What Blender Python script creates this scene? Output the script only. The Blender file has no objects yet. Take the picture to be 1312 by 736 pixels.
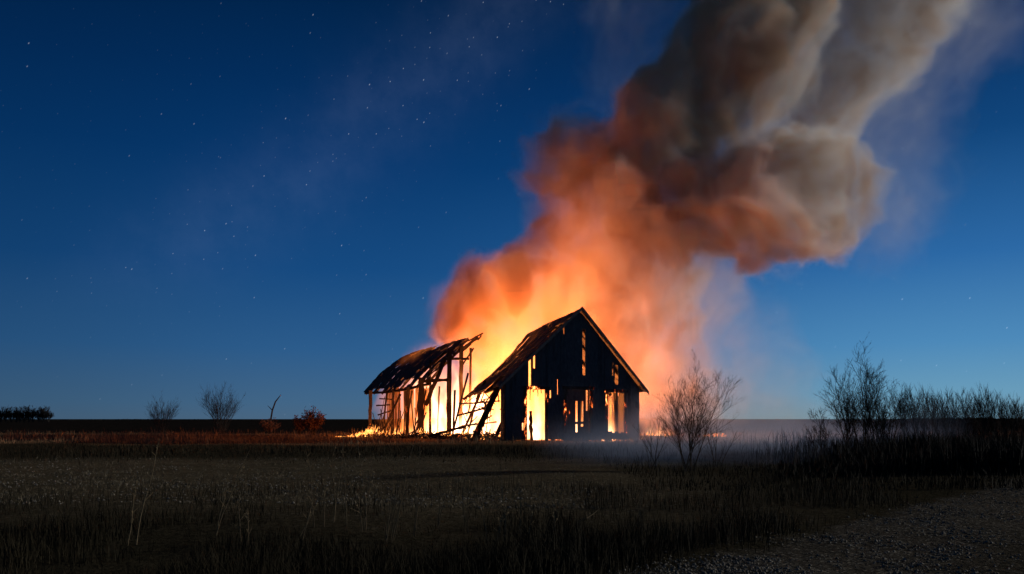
import bpy, math, random
import numpy as np
from mathutils import Vector, noise as mnoise

random.seed(7)
rng = np.random.default_rng(11)
R = math.radians
scene = bpy.context.scene
col = scene.collection

# ------------------------------------------------------------------ camera
F = 1020.0            # focal length in photograph pixels (1312 wide)
HX, HY = 656.0, 537.0  # principal column, horizon row
EYE = 1.25
cam_d = bpy.data.cameras.new('camera')
cam = bpy.data.objects.new('camera', cam_d)
col.objects.link(cam)
cam.location = (0, 0, EYE)
cam.rotation_euler = (R(90), 0, 0)
cam_d.sensor_width = 36.0
cam_d.lens = 36.0 * F / 1312.0
cam_d.shift_y = (HY - 368.0) / 1312.0
cam_d.clip_end = 6000
scene.camera = cam


def s2l(r, g, b):
    def f(c):
        c /= 255.0
        return c / 12.92 if c <= 0.04045 else ((c + 0.055) / 1.055) ** 2.4
    return (f(r), f(g), f(b), 1.0)


# ------------------------------------------------------------------ world: dusk sky with stars
world = bpy.data.worlds.new('World')
scene.world = world
world.use_nodes = True


class NT:
    """small helper to write node trees"""

    def __init__(self, tree):
        self.t = tree
        tree.nodes.clear()

    def n(self, kind, _in=None, **kw):
        nd = self.t.nodes.new(kind)
        for k, v in kw.items():
            setattr(nd, k, v)
        for k, v in (_in or {}).items():
            self.set(nd, k, v)
        return nd

    def set(self, nd, k, v):
        s = nd.inputs[k]
        if isinstance(v, bpy.types.NodeSocket):
            self.t.links.new(v, s)
        else:
            s.default_value = v

    def m(self, op, a, b=0.0, c=0.0, clamp=False):
        nd = self.n('ShaderNodeMath', {0: a, 1: b, 2: c}, operation=op, use_clamp=clamp)
        return nd.outputs[0]

    def v(self, op, a, b=(0, 0, 0)):
        nd = self.n('ShaderNodeVectorMath', {0: a, 1: b}, operation=op)
        return nd.outputs['Value'] if op in ('DOT_PRODUCT', 'LENGTH', 'DISTANCE') else nd.outputs[0]

    def ramp(self, fac, stops, interp='LINEAR'):
        nd = self.n('ShaderNodeValToRGB', {0: fac})
        cr = nd.color_ramp
        cr.interpolation = interp
        while len(cr.elements) > 1:
            cr.elements.remove(cr.elements[-1])
        cr.elements[0].position = stops[0][0]
        cr.elements[0].color = stops[0][1]
        for p, c in stops[1:]:
            e = cr.elements.new(p)
            e.color = c
        return nd.outputs[0]

    def mr(self, x, a, b, c=0.0, d=1.0, smooth=True):
        nd = self.n('ShaderNodeMapRange', {0: x, 1: a, 2: b, 3: c, 4: d},
                    interpolation_type='SMOOTHSTEP' if smooth else 'LINEAR')
        return nd.outputs[0]

    def mix(self, f, a, b):
        nd = self.n('ShaderNodeMix', data_type='RGBA')
        self.set(nd, 0, f)
        self.set(nd, 6, a)
        self.set(nd, 7, b)
        return nd.outputs[2]

    def noise(self, vec, scale, detail=3.0, rough=0.5, dist=0.0):
        nd = self.n('ShaderNodeTexNoise', {'Vector': vec, 'Scale': scale, 'Detail': detail, 'Roughness': rough, 'Distortion': dist})
        return nd.outputs[0]


SKY = 1.1
w = NT(world.node_tree)
gen = w.n('ShaderNodeTexCoord').outputs['Generated']
sx = w.n('ShaderNodeSeparateXYZ', {0: gen})
X, Y_, Z = sx.outputs
left = w.ramp(Z, [(0.0, s2l(70, 98, 124)), (0.02, s2l(63, 98, 130)), (0.085, s2l(42, 88, 134)), (0.18, s2l(20, 70, 122)),
                  (0.3, s2l(6, 53, 103)), (0.38, s2l(3, 43, 88)), (0.47, s2l(1, 32, 68)), (1.0, s2l(0, 9, 26))])
right = w.ramp(Z, [(0.0, s2l(112, 150, 170)), (0.03, s2l(100, 149, 178)), (0.085, s2l(74, 132, 178)), (0.18, s2l(42, 100, 158)),
                   (0.3, s2l(16, 66, 118)), (0.38, s2l(8, 50, 98)), (0.47, s2l(3, 32, 70)), (1.0, s2l(0, 9, 26))])
sky = w.mix(w.mr(X, -0.25, 0.55), left, right)
# deeper towards the far left
dim = w.mr(X, -0.62, -0.2, 0.72, 1.0)
sky = w.n('ShaderNodeMix', data_type='RGBA', blend_type='MULTIPLY')
w.set(sky, 0, 1.0)
w.set(sky, 6, w.mix(w.mr(X, -0.25, 0.55), left, right))
w.set(sky, 7, dim)
sky = sky.outputs[2]
# azimuth / elevation for stars and the milky way
az = w.m('ARCTAN2', X, Y_)
el = w.m('ARCSINE', Z)
ae = w.n('ShaderNodeCombineXYZ', {0: az, 1: el, 2: 0.0}).outputs[0]
# milky way band: a line through the azimuth / elevation chart
mw = w.m('SUBTRACT', w.m('MULTIPLY', w.m('ADD', az, 0.165), 0.62), w.m('MULTIPLY', w.m('SUBTRACT', el, 0.36), 0.78))
wob = w.noise(ae, 7.0, 4.0, 0.6)
mw = w.m('ADD', mw, w.m('MULTIPLY', w.m('SUBTRACT', wob, 0.5), 0.10))
band = w.m('EXPONENT', w.m('MULTIPLY', w.m('POWER', w.m('DIVIDE', mw, 0.055), 2.0), -1.0))
band = w.m('MULTIPLY', band, w.mr(el, 0.08, 0.25))
cloudy = w.noise(ae, 22.0, 5.0, 0.65)
mwl = w.m('MULTIPLY', band, w.mr(cloudy, 0.25, 0.75, 0.35, 1.0))


def stars(S, perp, along, power, gain, use_band, off):
    vec = w.v('ADD', w.v('MULTIPLY', ae, (S, S, S)), (off, off * 1.7, 0))
    vo = w.n('ShaderNodeTexVoronoi', {'Vector': vec, 'Scale': 1.0}, voronoi_dimensions='2D', feature='F1')
    d = w.v('SUBTRACT', vec, vo.outputs['Position'])
    a = w.m('DIVIDE', w.v('DOT_PRODUCT', d, (0.55, 0.835, 0)), along * S)
    b = w.m('DIVIDE', w.v('DOT_PRODUCT', d, (0.835, -0.55, 0)), perp * S)
    r2 = w.m('ADD', w.m('MULTIPLY', a, a), w.m('MULTIPLY', b, b))
    g = w.m('EXPONENT', w.m('MULTIPLY', r2, -1.0))
    c = w.n('ShaderNodeSeparateColor', {0: vo.outputs['Color']})
    lum = w.m('MULTIPLY', w.m('POWER', c.outputs[0], power), gain)
    out = w.m('MULTIPLY', g, lum)
    if use_band:
        out = w.m('MULTIPLY', out, w.m('ADD', 0.12, w.m('MULTIPLY', band, 1.2)))
    return out


st = w.m('ADD', stars(30.0, 0.00038, 0.0008, 6.0, 0.40, False, 3.3), stars(60.0, 0.00036, 0.0006, 5.0, 0.34, True, 9.1))
st = w.m('MULTIPLY', st, w.mr(el, 0.01, 0.14, 0.25, 1.0))
starcol = w.n('ShaderNodeMix', data_type='RGBA', blend_type='ADD')
w.set(starcol, 0, 1.0)
w.set(starcol, 6, sky)
sc_ = w.v('MULTIPLY', w.n('ShaderNodeCombineXYZ', {0: st, 1: st, 2: st}).outputs[0], (0.8, 0.9, 1.0))
mwv = w.v('MULTIPLY', w.n('ShaderNodeCombineXYZ', {0: mwl, 1: mwl, 2: mwl}).outputs[0], (0.012, 0.015, 0.023))
w.set(starcol, 7, w.v('ADD', sc_, mwv))
bg = w.n('ShaderNodeBackground', {0: starcol.outputs[2], 1: SKY})
w.t.links.new(bg.outputs[0], w.n('ShaderNodeOutputWorld').inputs[0])

# ------------------------------------------------------------------ faint low moonlight (the one sun lamp)
sun_d = bpy.data.lights.new('moonlight', 'SUN')
sun_d.energy = 2.2
sun_d.angle = R(1.0)
sun_d.color = (1.0, 0.94, 0.86)
sun = bpy.data.objects.new('moonlight', sun_d)
col.objects.link(sun)
sun.rotation_euler = Vector((-0.92, -0.18, -0.25)).to_track_quat('-Z', 'Y').to_euler()

# ------------------------------------------------------------------ render settings
scene.view_settings.view_transform = 'Standard'
scene.view_settings.look = 'None'
scene.view_settings.exposure = 0.0
scene.view_settings.gamma = 1.0
scene.view_settings.use_curve_mapping = False
cy = scene.cycles
cy.use_denoising = True
cy.max_bounces = 6
cy.diffuse_bounces = 2
cy.glossy_bounces = 1
cy.transparent_max_bounces = 12
cy.volume_bounces = 4
cy.volume_step_rate = 1.5
cy.volume_max_steps = 512
cy.sample_clamp_indirect = 4.0
cy.caustics_reflective = False
cy.caustics_refractive = False


# ================================================================== helpers
def tag(o, label=None, cat=None, group=None, kind=None):
    if label: o['label'] = label
    if cat: o['category'] = cat
    if group: o['group'] = group
    if kind: o['kind'] = kind
    return o


def empty(name, loc=(0, 0, 0), rz=0.0):
    o = bpy.data.objects.new(name, None)
    o.empty_display_size = 0.3
    o.location = loc
    o.rotation_euler = (0, 0, rz)
    col.objects.link(o)
    return o


def gz(x, y):
    """ground height"""
    return 0.035 * math.sin(x * 0.7 + 1.3) * math.sin(y * 0.45) + 0.03 * math.sin(x * 0.21 + y * 0.33)


def gzn(x, y):
    return 0.035 * np.sin(x * 0.7 + 1.3) * np.sin(y * 0.45) + 0.03 * np.sin(x * 0.21 + y * 0.33)


def at(px, py, Y):
    """a point of the place seen in the photograph at (px, py), Y metres ahead"""
    return Vector(((px - HX) / F * Y, Y, EYE + (HY - py) / F * Y))


def on_ground(px, Y):
    x = (px - HX) / F * Y
    return Vector((x, Y, gz(x, Y)))


class MB:
    def __init__(self):
        self.v, self.f = [], []

    def poly(self, pts):
        n = len(self.v)
        self.v += [tuple(p) for p in pts]
        self.f.append(tuple(range(n, n + len(pts))))

    def hexa(self, a, b):
        """two quads (lists of 4 points, same winding) joined into a box"""
        n = len(self.v)
        self.v += [tuple(p) for p in a] + [tuple(p) for p in b]
        self.f += [(n + 3, n + 2, n + 1, n), (n + 4, n + 5, n + 6, n + 7)]
        for i in range(4):
            j = (i + 1) % 4
            self.f.append((n + i, n + j, n + 4 + j, n + 4 + i))

    def board(self, p0, p1, width, side, th, up=None, jit=0.0):
        """flat board from p0 to p1, `side` the direction of its width"""
        p0, p1, side = Vector(p0), Vector(p1), Vector(side).normalized()
        d = (p1 - p0).normalized()
        nrm = d.cross(side).normalized() * th * 0.5
        s = side * width * 0.5
        j = lambda: d * random.uniform(-jit, jit)
        a = [p0 - s - nrm + j(), p0 + s - nrm + j(), p0 + s + nrm, p0 - s + nrm]
        b = [p1 - s - nrm + j(), p1 + s - nrm + j(), p1 + s + nrm, p1 - s + nrm]
        b[2] = b[1] + 2 * nrm; b[3] = b[0] + 2 * nrm
        a[2] = a[1] + 2 * nrm; a[3] = a[0] + 2 * nrm
        self.hexa(a, b)

    def beam(self, p0, p1, w, h, seg=5, jit=0.12, ref=None):
        """charred timber: a box section whose faces wander a little"""
        p0, p1 = Vector(p0), Vector(p1)
        d = (p1 - p0).normalized()
        ref = Vector(ref) if ref is not None else (Vector((0, 0, 1)) if abs(d.z) < 0.8 else Vector((0.97, 0.23, 0)))
        s = d.cross(ref).normalized()
        u = s.cross(d).normalized()
        n = len(self.v)
        for i in range(seg + 1):
            c = p0.lerp(p1, i / seg)
            if 0 < i < seg:
                c = c + s * random.uniform(-jit, jit) * w * 0.5 + u * random.uniform(-jit, jit) * h * 0.5
            for a, b in ((-1, -1), (1, -1), (1, 1), (-1, 1)):
                k = 1 + random.uniform(-jit, jit) * 1.6
                self.v.append(tuple(c + s * a * w * 0.5 * k + u * b * h * 0.5 * k))
        for i in range(seg):
            for q in range(4):
                r = (q + 1) % 4
                self.f.append((n + i * 4 + q, n + i * 4 + r, n + i * 4 + 4 + r, n + i * 4 + 4 + q))
        self.f.append((n + 3, n + 2, n + 1, n))
        e = n + seg * 4
        self.f.append((e, e + 1, e + 2, e + 3))

    def tube(self, pts, rad, k=4):
        n = len(self.v)
        L = len(pts)
        prev = None
        for i in range(L):
            d = (pts[min(i + 1, L - 1)] - pts[max(i - 1, 0)])
            if d.length < 1e-6: d = Vector((0, 0, 1))
            d.normalize()
            if prev is None:
                prev = d.orthogonal().normalized()
            s = (prev - d * prev.dot(d))
            s = s.normalized() if s.length > 1e-5 else d.orthogonal().normalized()
            prev = s
            t = d.cross(s)
            for q in range(k):
                a = 2 * math.pi * q / k
                self.v.append(tuple(pts[i] + (s * math.cos(a) + t * math.sin(a)) * rad[i]))
        for i in range(L - 1):
            for q in range(k):
                r = (q + 1) % k
                self.f.append((n + i * k + q, n + i * k + r, n + (i + 1) * k + r, n + (i + 1) * k + q))
        self.f.append(tuple(n + q for q in reversed(range(k))))
        self.f.append(tuple(n + (L - 1) * k + q for q in range(k)))

    def build(self, name, mat, parent=None, loc=None):
        me = bpy.data.meshes.new(name)
        off = Vector((0, 0, 0))
        if parent is not None:
            off = parent.location
        vv = self.v
        if parent is not None and parent.type == 'EMPTY':
            vv = [(a - off.x, b - off.y, c - off.z) for a, b, c in self.v]
        elif parent is not None:
            # sub-part: parent's origin in world space
            q = parent
            o2 = Vector((0, 0, 0))
            while q is not None:
                o2 += q.location
                q = q.parent
            vv = [(a - o2.x, b - o2.y, c - o2.z) for a, b, c in self.v]
        elif loc is not None:
            vv = [(a - loc[0], b - loc[1], c - loc[2]) for a, b, c in self.v]
        me.from_pydata(vv, [], self.f)
        me.update()
        me.materials.append(mat)
        o = bpy.data.objects.new(name, me)
        col.objects.link(o)
        if parent is not None:
            o.parent = parent
        elif loc is not None:
            o.location = loc
        return o


def new_mat(name):
    m = bpy.data.materials.new(name)
    m.use_nodes = True
    return m, NT(m.node_tree)


def out_surf(t, sh):
    t.t.links.new(sh, t.n('ShaderNodeOutputMaterial').inputs[0])


def simple_mat(name, c0, c1, scale=8.0, rough=0.9, stretch=(1, 1, 1), bump=0.0, spec=0.1):
    m, t = new_mat(name)
    co = t.v('MULTIPLY', t.n('ShaderNodeNewGeometry').outputs['Position'], stretch)
    nz = t.noise(co, scale, 5.0, 0.6)
    c = t.ramp(nz, [(0.3, (*c0, 1)), (0.7, (*c1, 1))])
    b = t.n('ShaderNodeBsdfPrincipled', {'Base Color': c, 'Roughness': rough, 'Specular IOR Level': spec})
    if bump:
        bp = t.n('ShaderNodeBump', {'Strength': bump, 'Distance': 0.05, 'Height': nz})
        t.t.links.new(bp.outputs[0], b.inputs['Normal'])
    out_surf(t, b.outputs[0])
    return m


def char_mat(name, c0, c1, ember=0.0, thr=0.66, stretch=(1, 1, 0.35), escale=5.0):
    """charred timber with glowing coals in its cracks"""
    m, t = new_mat(name)
    pos = t.n('ShaderNodeNewGeometry').outputs['Position']
    co = t.v('MULTIPLY', pos, stretch)
    nz = t.noise(co, 9.0, 6.0, 0.65)
    c = t.ramp(nz, [(0.3, (*c0, 1)), (0.72, (*c1, 1))])
    b = t.n('ShaderNodeBsdfPrincipled', {'Base Color': c, 'Roughness': 0.85, 'Specular IOR Level': 0.15})
    vo = t.n('ShaderNodeTexVoronoi', {'Vector': co, 'Scale': 7.0}, feature='DISTANCE_TO_EDGE')
    bp = t.n('ShaderNodeBump', {'Strength': 0.7, 'Distance': 0.04, 'Height': t.m('ADD', nz, t.m('MINIMUM', vo.outputs[0], 0.2))})
    t.t.links.new(bp.outputs[0], b.inputs['Normal'])
    if ember > 0:
        big = t.noise(pos, 0.55, 2.0, 0.5)
        fine = t.noise(co, escale, 5.0, 0.7)
        k = t.m('ADD', t.m('MULTIPLY', big, 0.55), t.m('MULTIPLY', fine, 0.55))
        e = t.m('POWER', t.mr(k, thr, thr + 0.10), 2.0)
        ec = t.ramp(e, [(0.0, (0.6, 0.03, 0.0, 1)), (0.6, (1.0, 0.2, 0.03, 1)), (1.0, (1.0, 0.42, 0.12, 1))])
        t.set(b, 'Emission Color', ec)
        t.set(b, 'Emission Strength', t.m('MULTIPLY', e, ember))
    out_surf(t, b.outputs[0])
    return m


M = {}
M['wall'] = char_mat('charred_boards', (0.034, 0.032, 0.037), (0.078, 0.071, 0.074), ember=3.0, thr=0.735)
M['frame'] = char_mat('charred_frame', (0.010, 0.007, 0.006), (0.032, 0.020, 0.015), ember=4.0, thr=0.66)
M['roof'] = char_mat('burnt_roof', (0.030, 0.027, 0.029), (0.080, 0.070, 0.072), ember=5.0, thr=0.70, stretch=(1, 1, 1), escale=3.5)
M['burning'] = char_mat('burning_frame', (0.016, 0.011, 0.009), (0.05, 0.030, 0.022), ember=4.0, thr=0.60, escale=7.0)
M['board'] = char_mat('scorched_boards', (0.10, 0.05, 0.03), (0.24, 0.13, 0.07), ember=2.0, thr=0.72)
M['twig'] = simple_mat('bare_twigs', (0.010, 0.009, 0.008), (0.024, 0.020, 0.017), 20)
M['bark'] = simple_mat('bark', (0.016, 0.013, 0.011), (0.04, 0.032, 0.025), 20, bump=0.4)
M['weed'] = simple_mat('dry_stalk', (0.08, 0.06, 0.034), (0.18, 0.135, 0.075), 14)
M['leaf'] = simple_mat('dry_leaves', (0.03, 0.014, 0.008), (0.075, 0.03, 0.016), 6)
M['blade'] = simple_mat('dry_grass', (0.008, 0.007, 0.004), (0.026, 0.021, 0.011), 1.4)
M['strawblade'] = simple_mat('pale_dry_grass', (0.08, 0.05, 0.028), (0.17, 0.11, 0.06), 1.4)
M['stone'] = simple_mat('gravel_stone', (0.05, 0.045, 0.036), (0.24, 0.215, 0.17), 9)
M['straw'] = simple_mat('stubble', (0.05, 0.042, 0.028), (0.17, 0.145, 0.10), 5)
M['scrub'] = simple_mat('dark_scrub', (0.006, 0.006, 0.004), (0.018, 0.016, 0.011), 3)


# ================================================================== numpy noise
TAB = rng.random((32, 32, 32), dtype=np.float32)


def vnoise(x, y, z, seed=0):
    o = seed * 7.31
    x = x + o; y = y + o * 1.7; z = z + o * 0.6
    xi = np.floor(x); yi = np.floor(y); zi = np.floor(z)
    fx = (x - xi).astype(np.float32); fy = (y - yi).astype(np.float32); fz = (z - zi).astype(np.float32)
    xi = xi.astype(np.int32) & 31; yi = yi.astype(np.int32) & 31; zi = zi.astype(np.int32) & 31
    x1 = (xi + 1) & 31; y1 = (yi + 1) & 31; z1 = (zi + 1) & 31
    q = lambda f: f * f * f * (f * (f * 6 - 15) + 10)
    fx = q(fx); fy = q(fy); fz = q(fz)
    a = TAB[xi, yi, zi] * (1 - fx) + TAB[x1, yi, zi] * fx
    b = TAB[xi, y1, zi] * (1 - fx) + TAB[x1, y1, zi] * fx
    c = TAB[xi, yi, z1] * (1 - fx) + TAB[x1, yi, z1] * fx
    d = TAB[xi, y1, z1] * (1 - fx) + TAB[x1, y1, z1] * fx
    return (a * (1 - fy) + b * fy) * (1 - fz) + (c * (1 - fy) + d * fy) * fz


def fbm(x, y, z, octv, seed, billow=False, gain=0.5):
    s = 0.0; a = 1.0; t = 0.0; f = 1.0
    for i in range(octv):
        n = vnoise(x * f, y * f, z * f, seed + i * 3)
        if billow:
            n = np.abs(2 * n - 1)
        s = s + a * n; t += a; a *= gain; f *= 2.03
    return s / t


def grid_volume(name, dens, origin, vox, mat):
    """numpy density array -> an object whose geometry nodes turn it into a sparse volume grid"""
    nx, ny, nz = dens.shape
    N = nx * ny * nz
    me = bpy.data.meshes.new(name)
    me.vertices.add(N)
    at_ = me.attributes.new('d', 'FLOAT', 'POINT')
    at_.data.foreach_set('value', dens.astype(np.float32).ravel())
    ax = [origin[i] + vox * np.arange(n, dtype=np.float32) for i, n in enumerate((nx, ny, nz))]
    gx = np.meshgrid(*ax, indexing='ij')
    co = np.stack([g.ravel() for g in gx], axis=1).astype(np.float32)
    me.vertices.foreach_set('co', co.ravel())
    o = bpy.data.objects.new(name, me)
    col.objects.link(o)
    me.materials.append(mat)
    g = bpy.data.node_groups.new(name + '_grid', 'GeometryNodeTree')
    g.interface.new_socket('Geometry', in_out='INPUT', socket_type='NodeSocketGeometry')
    g.interface.new_socket('Geometry', in_out='OUTPUT', socket_type='NodeSocketGeometry')
    N_ = g.nodes
    L = g.links
    gi = N_.new('NodeGroupInput'); go = N_.new('NodeGroupOutput')
    pos = N_.new('GeometryNodeInputPosition')
    sub = N_.new('ShaderNodeVectorMath'); sub.operation = 'SUBTRACT'; sub.inputs[1].default_value = origin
    L.new(pos.outputs[0], sub.inputs[0])
    sc = N_.new('ShaderNodeVectorMath'); sc.operation = 'SCALE'; sc.inputs['Scale'].default_value = 1.0 / vox
    L.new(sub.outputs[0], sc.inputs[0])
    ad = N_.new('ShaderNodeVectorMath'); ad.operation = 'ADD'; ad.inputs[1].default_value = (0.5, 0.5, 0.5)
    L.new(sc.outputs[0], ad.inputs[0])
    fl = N_.new('ShaderNodeVectorMath'); fl.operation = 'FLOOR'
    L.new(ad.outputs[0], fl.inputs[0])
    dt = N_.new('ShaderNodeVectorMath'); dt.operation = 'DOT_PRODUCT'; dt.inputs[1].default_value = (ny * nz, nz, 1)
    L.new(fl.outputs[0], dt.inputs[0])
    fi = N_.new('FunctionNodeFloatToInt'); fi.rounding_mode = 'ROUND'
    L.new(dt.outputs['Value'], fi.inputs[0])
    na = N_.new('GeometryNodeInputNamedAttribute'); na.data_type = 'FLOAT'; na.inputs[0].default_value = 'd'
    si = N_.new('GeometryNodeSampleIndex'); si.data_type = 'FLOAT'; si.domain = 'POINT'
    L.new(gi.outputs[0], si.inputs['Geometry'])
    L.new(na.outputs['Attribute'], si.inputs['Value'])
    L.new(fi.outputs[0], si.inputs['Index'])
    vc = N_.new('GeometryNodeVolumeCube')
    L.new(si.outputs[0], vc.inputs['Density'])
    vc.inputs['Min'].default_value = origin
    vc.inputs['Max'].default_value = [origin[i] + vox * (n - 1) for i, n in enumerate((nx, ny, nz))]
    vc.inputs['Resolution X'].default_value = nx
    vc.inputs['Resolution Y'].default_value = ny
    vc.inputs['Resolution Z'].default_value = nz
    sm = N_.new('GeometryNodeSetMaterial'); sm.inputs['Material'].default_value = mat
    L.new(vc.outputs[0], sm.inputs[0])
    L.new(sm.outputs[0], go.inputs[0])
    md = o.modifiers.new('grid', 'NODES')
    md.node_group = g
    return o


# ================================================================== ground
def ground_material():
    m, t = new_mat('field_ground')
    pos = t.n('ShaderNodeNewGeometry').outputs['Position']
    n1 = t.noise(pos, 0.22, 4.0, 0.6)
    n2 = t.noise(pos, 1.1, 4.0, 0.6)
    n3 = t.noise(pos, 9.0, 5.0, 0.7)
    wv = t.m('ADD', t.m('MULTIPLY', t.m('SUBTRACT', n1, 0.5), 5.0), t.m('MULTIPLY', t.m('SUBTRACT', n2, 0.5), 1.6))
    s = t.n('ShaderNodeSeparateXYZ', {0: pos})
    x, y, _z = s.outputs
    yw = t.m('ADD', y, wv)
    xw = t.m('ADD', x, wv)
    # dark turf
    turf = t.ramp(n3, [(0.3, (0.014, 0.012, 0.008, 1)), (0.7, (0.044, 0.038, 0.023, 1))])
    # stony fallow in the middle distance
    vo = t.n('ShaderNodeTexVoronoi', {'Vector': pos, 'Scale': 11.0})
    cs = t.n('ShaderNodeSeparateColor', {0: vo.outputs['Color']})
    speck = t.m('MULTIPLY', t.m('GREATER_THAN', cs.outputs[0], 0.8), t.m('LESS_THAN', vo.outputs['Distance'], 0.33))
    fallow = t.ramp(t.m('ADD', t.m('MULTIPLY', n3, 0.6), t.m('MULTIPLY', n2, 0.4)),
                    [(0.32, (0.036, 0.030, 0.018, 1)), (0.7, (0.115, 0.094, 0.058, 1))])
    fallow = t.mix(t.m('MULTIPLY', speck, 0.8), fallow, (0.20, 0.175, 0.13, 1))
    k_f = t.m('MULTIPLY', t.mr(yw, 7.5, 13.0), t.m('SUBTRACT', 1.0, t.mr(yw, 23.0, 27.0)))
    k_f = t.m('MULTIPLY', k_f, t.m('SUBTRACT', 1.0, t.mr(xw, 1.5, 6.0)))
    c = t.mix(k_f, turf, fallow)
    # dry grass belt around the barn
    dry = t.ramp(n3, [(0.3, (0.06, 0.040, 0.022, 1)), (0.7, (0.15, 0.10, 0.055, 1))])
    k_d = t.m('MULTIPLY', t.mr(yw, 37.0, 41.0), t.m('SUBTRACT', 1.0, t.mr(yw, 66.0, 71.0)))
    c = t.mix(k_d, c, dry)
    # dark tilled soil beyond
    soil = t.ramp(n2, [(0.3, (0.010, 0.008, 0.007, 1)), (0.7, (0.022, 0.018, 0.015, 1))])
    c = t.mix(t.mr(yw, 66.0, 71.0), c, soil)
    # gravel track, lower right
    edge = t.m('SUBTRACT', t.m('SUBTRACT', x, 0.6), t.m('MULTIPLY', t.m('SUBTRACT', y, 6.0), 0.93))
    edge = t.m('ADD', edge, t.m('MULTIPLY', t.m('SUBTRACT', n2, 0.5), 2.0))
    grav = t.ramp(t.m('ADD', t.m('MULTIPLY', n3, 0.7), t.m('MULTIPLY', n2, 0.3)),
                  [(0.3, (0.024, 0.021, 0.016, 1)), (0.7, (0.085, 0.076, 0.06, 1))])
    vg = t.n('ShaderNodeTexVoronoi', {'Vector': pos, 'Scale': 26.0})
    cg = t.n('ShaderNodeSeparateColor', {0: vg.outputs['Color']})
    sg = t.m('MULTIPLY', t.m('GREATER_THAN', cg.outputs[0], 0.7), t.m('LESS_THAN', vg.outputs['Distance'], 0.4))
    grav = t.mix(t.m('MULTIPLY', sg, 0.8), grav, (0.22, 0.20, 0.16, 1))
    k_g = t.m('MULTIPLY', t.mr(edge, -0.1, 0.5), t.m('SUBTRACT', 1.0, t.mr(y, 14.0, 18.0)))
    rut = t.mr(edge, 2.0, 3.0, 1.0, 0.45)
    rut2 = t.mr(edge, 3.6, 4.6, 0.0, 0.55)
    k_g = t.m('MULTIPLY', k_g, t.m('ADD', rut, rut2, clamp=True))
    c = t.mix(k_g, c, grav)
    b = t.n('ShaderNodeBsdfPrincipled', {'Base Color': c, 'Roughness': 1.0, 'Specular IOR Level': 0.0})
    bp = t.n('ShaderNodeBump', {'Strength': 1.0, 'Distance': 0.08, 'Height': t.m('ADD', n3, t.m('MULTIPLY', n2, 0.5))})
    t.t.links.new(bp.outputs[0], b.inputs['Normal'])
    out_surf(t, b.outputs[0])
    return m


def build_ground():
    ys = np.concatenate([np.arange(-6, 30, 0.25), np.arange(30, 90, 1.0), np.geomspace(90, 4500, 40)])
    half = np.concatenate([np.arange(0, 22, 0.3), np.arange(22, 80, 2.0), np.geomspace(80, 4500, 24)])
    xs = np.concatenate([-half[:0:-1], half])
    GX, GY = np.meshgrid(xs, ys, indexing='ij')
    zz = gzn(GX, GY)
    near = np.clip(1 - GY / 40, 0, 1) * np.clip(1 - np.abs(GX) / 30, 0, 1)
    zz = zz + near * 0.05 * (fbm(GX * 1.3, GY * 1.3, GX * 0, 3, 5) - 0.5)
    v = np.stack([GX.ravel(), GY.ravel(), zz.ravel()], 1)
    nx, ny = len(xs), len(ys)
    i = np.arange(nx * ny).reshape(nx, ny)
    f = np.stack([i[:-1, :-1].ravel(), i[1:, :-1].ravel(), i[1:, 1:].ravel(), i[:-1, 1:].ravel()], 1)
    me = bpy.data.meshes.new('ground')
    me.from_pydata(v.tolist(), [], f.tolist())
    me.polygons.foreach_set('use_smooth', [True] * len(me.polygons))
    me.materials.append(ground_material())
    o = bpy.data.objects.new('ground', me)
    col.objects.link(o)
    tag(o, kind='structure')


build_ground()

# ================================================================== the barn
# front bay: gable plane from L to Rr, axis v going back and to the left
L0 = Vector((-0.35, 43.5, 0.0))
ua = R(13.4)
U = Vector((math.cos(ua), math.sin(ua), 0))
V = Vector((-math.sin(ua), math.cos(ua), 0))
UW = 7.76
UA, ZA = 4.26, 7.31
ZL, ZR = 3.36, 3.12


def bp(u, v, z):
    return L0 + U * u + V * v + Vector((0, 0, z))


def gab(px, py):
    """photograph pixel -> (u, z) on the gable plane"""
    d = Vector(((px - HX) / F, 1.0, (HY - py) / F))
    n = V
    k = (L0 - Vector((0, 0, EYE))).dot(n) / d.dot(n)
    p = Vector((0, 0, EYE)) + d * k
    return (p - L0).dot(U), p.z


barn = empty('barn', bp(UW / 2, 0, 0))
tag(barn, 'burning charred wooden barn with collapsed roof and flames inside', 'barn')


def part(mb, name, mat, parent=None):
    return mb.build(name, mat, parent or barn)


def roof_z(u):
    return ZL + (ZA - ZL) * u / UA if u < UA else ZA + (ZR - ZA) * (u - UA) / (UW - UA)


# openings in the gable (pixels): (x0, x1, y0, y1)
OPEN = [(675, 698, 499, 566), (726, 755, 499, 554), (779, 799, 503, 554)]
SLITS = [(677.0, 680.2, 459, 497), (683.0, 685.6, 452, 471), (721.0, 723.0, 417, 429), (746.0, 749.6, 423, 482),
         (784.0, 785.6, 464, 480), (787.4, 791.8, 469, 493), (668.5, 670.5, 541, 552), (704.0, 706.0, 500, 511), (713.6, 714.4, 486, 506)]
holes = []
for x0, x1, y0, y1 in OPEN + SLITS:
    ua_, za_ = gab(x0, y0)
    ub_, zb_ = gab(x1, y1)
    holes.append((ua_, ub_, max(zb_, -0.1), za_))

mb = MB()
edges = [0.0]
while edges[-1] < UW - 0.16:
    edges.append(edges[-1] + random.uniform(0.16, 0.24))
edges[-1] = UW
cuts = set()
for h in holes:
    cuts |= {round(h[0], 3), round(h[1], 3)}
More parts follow.
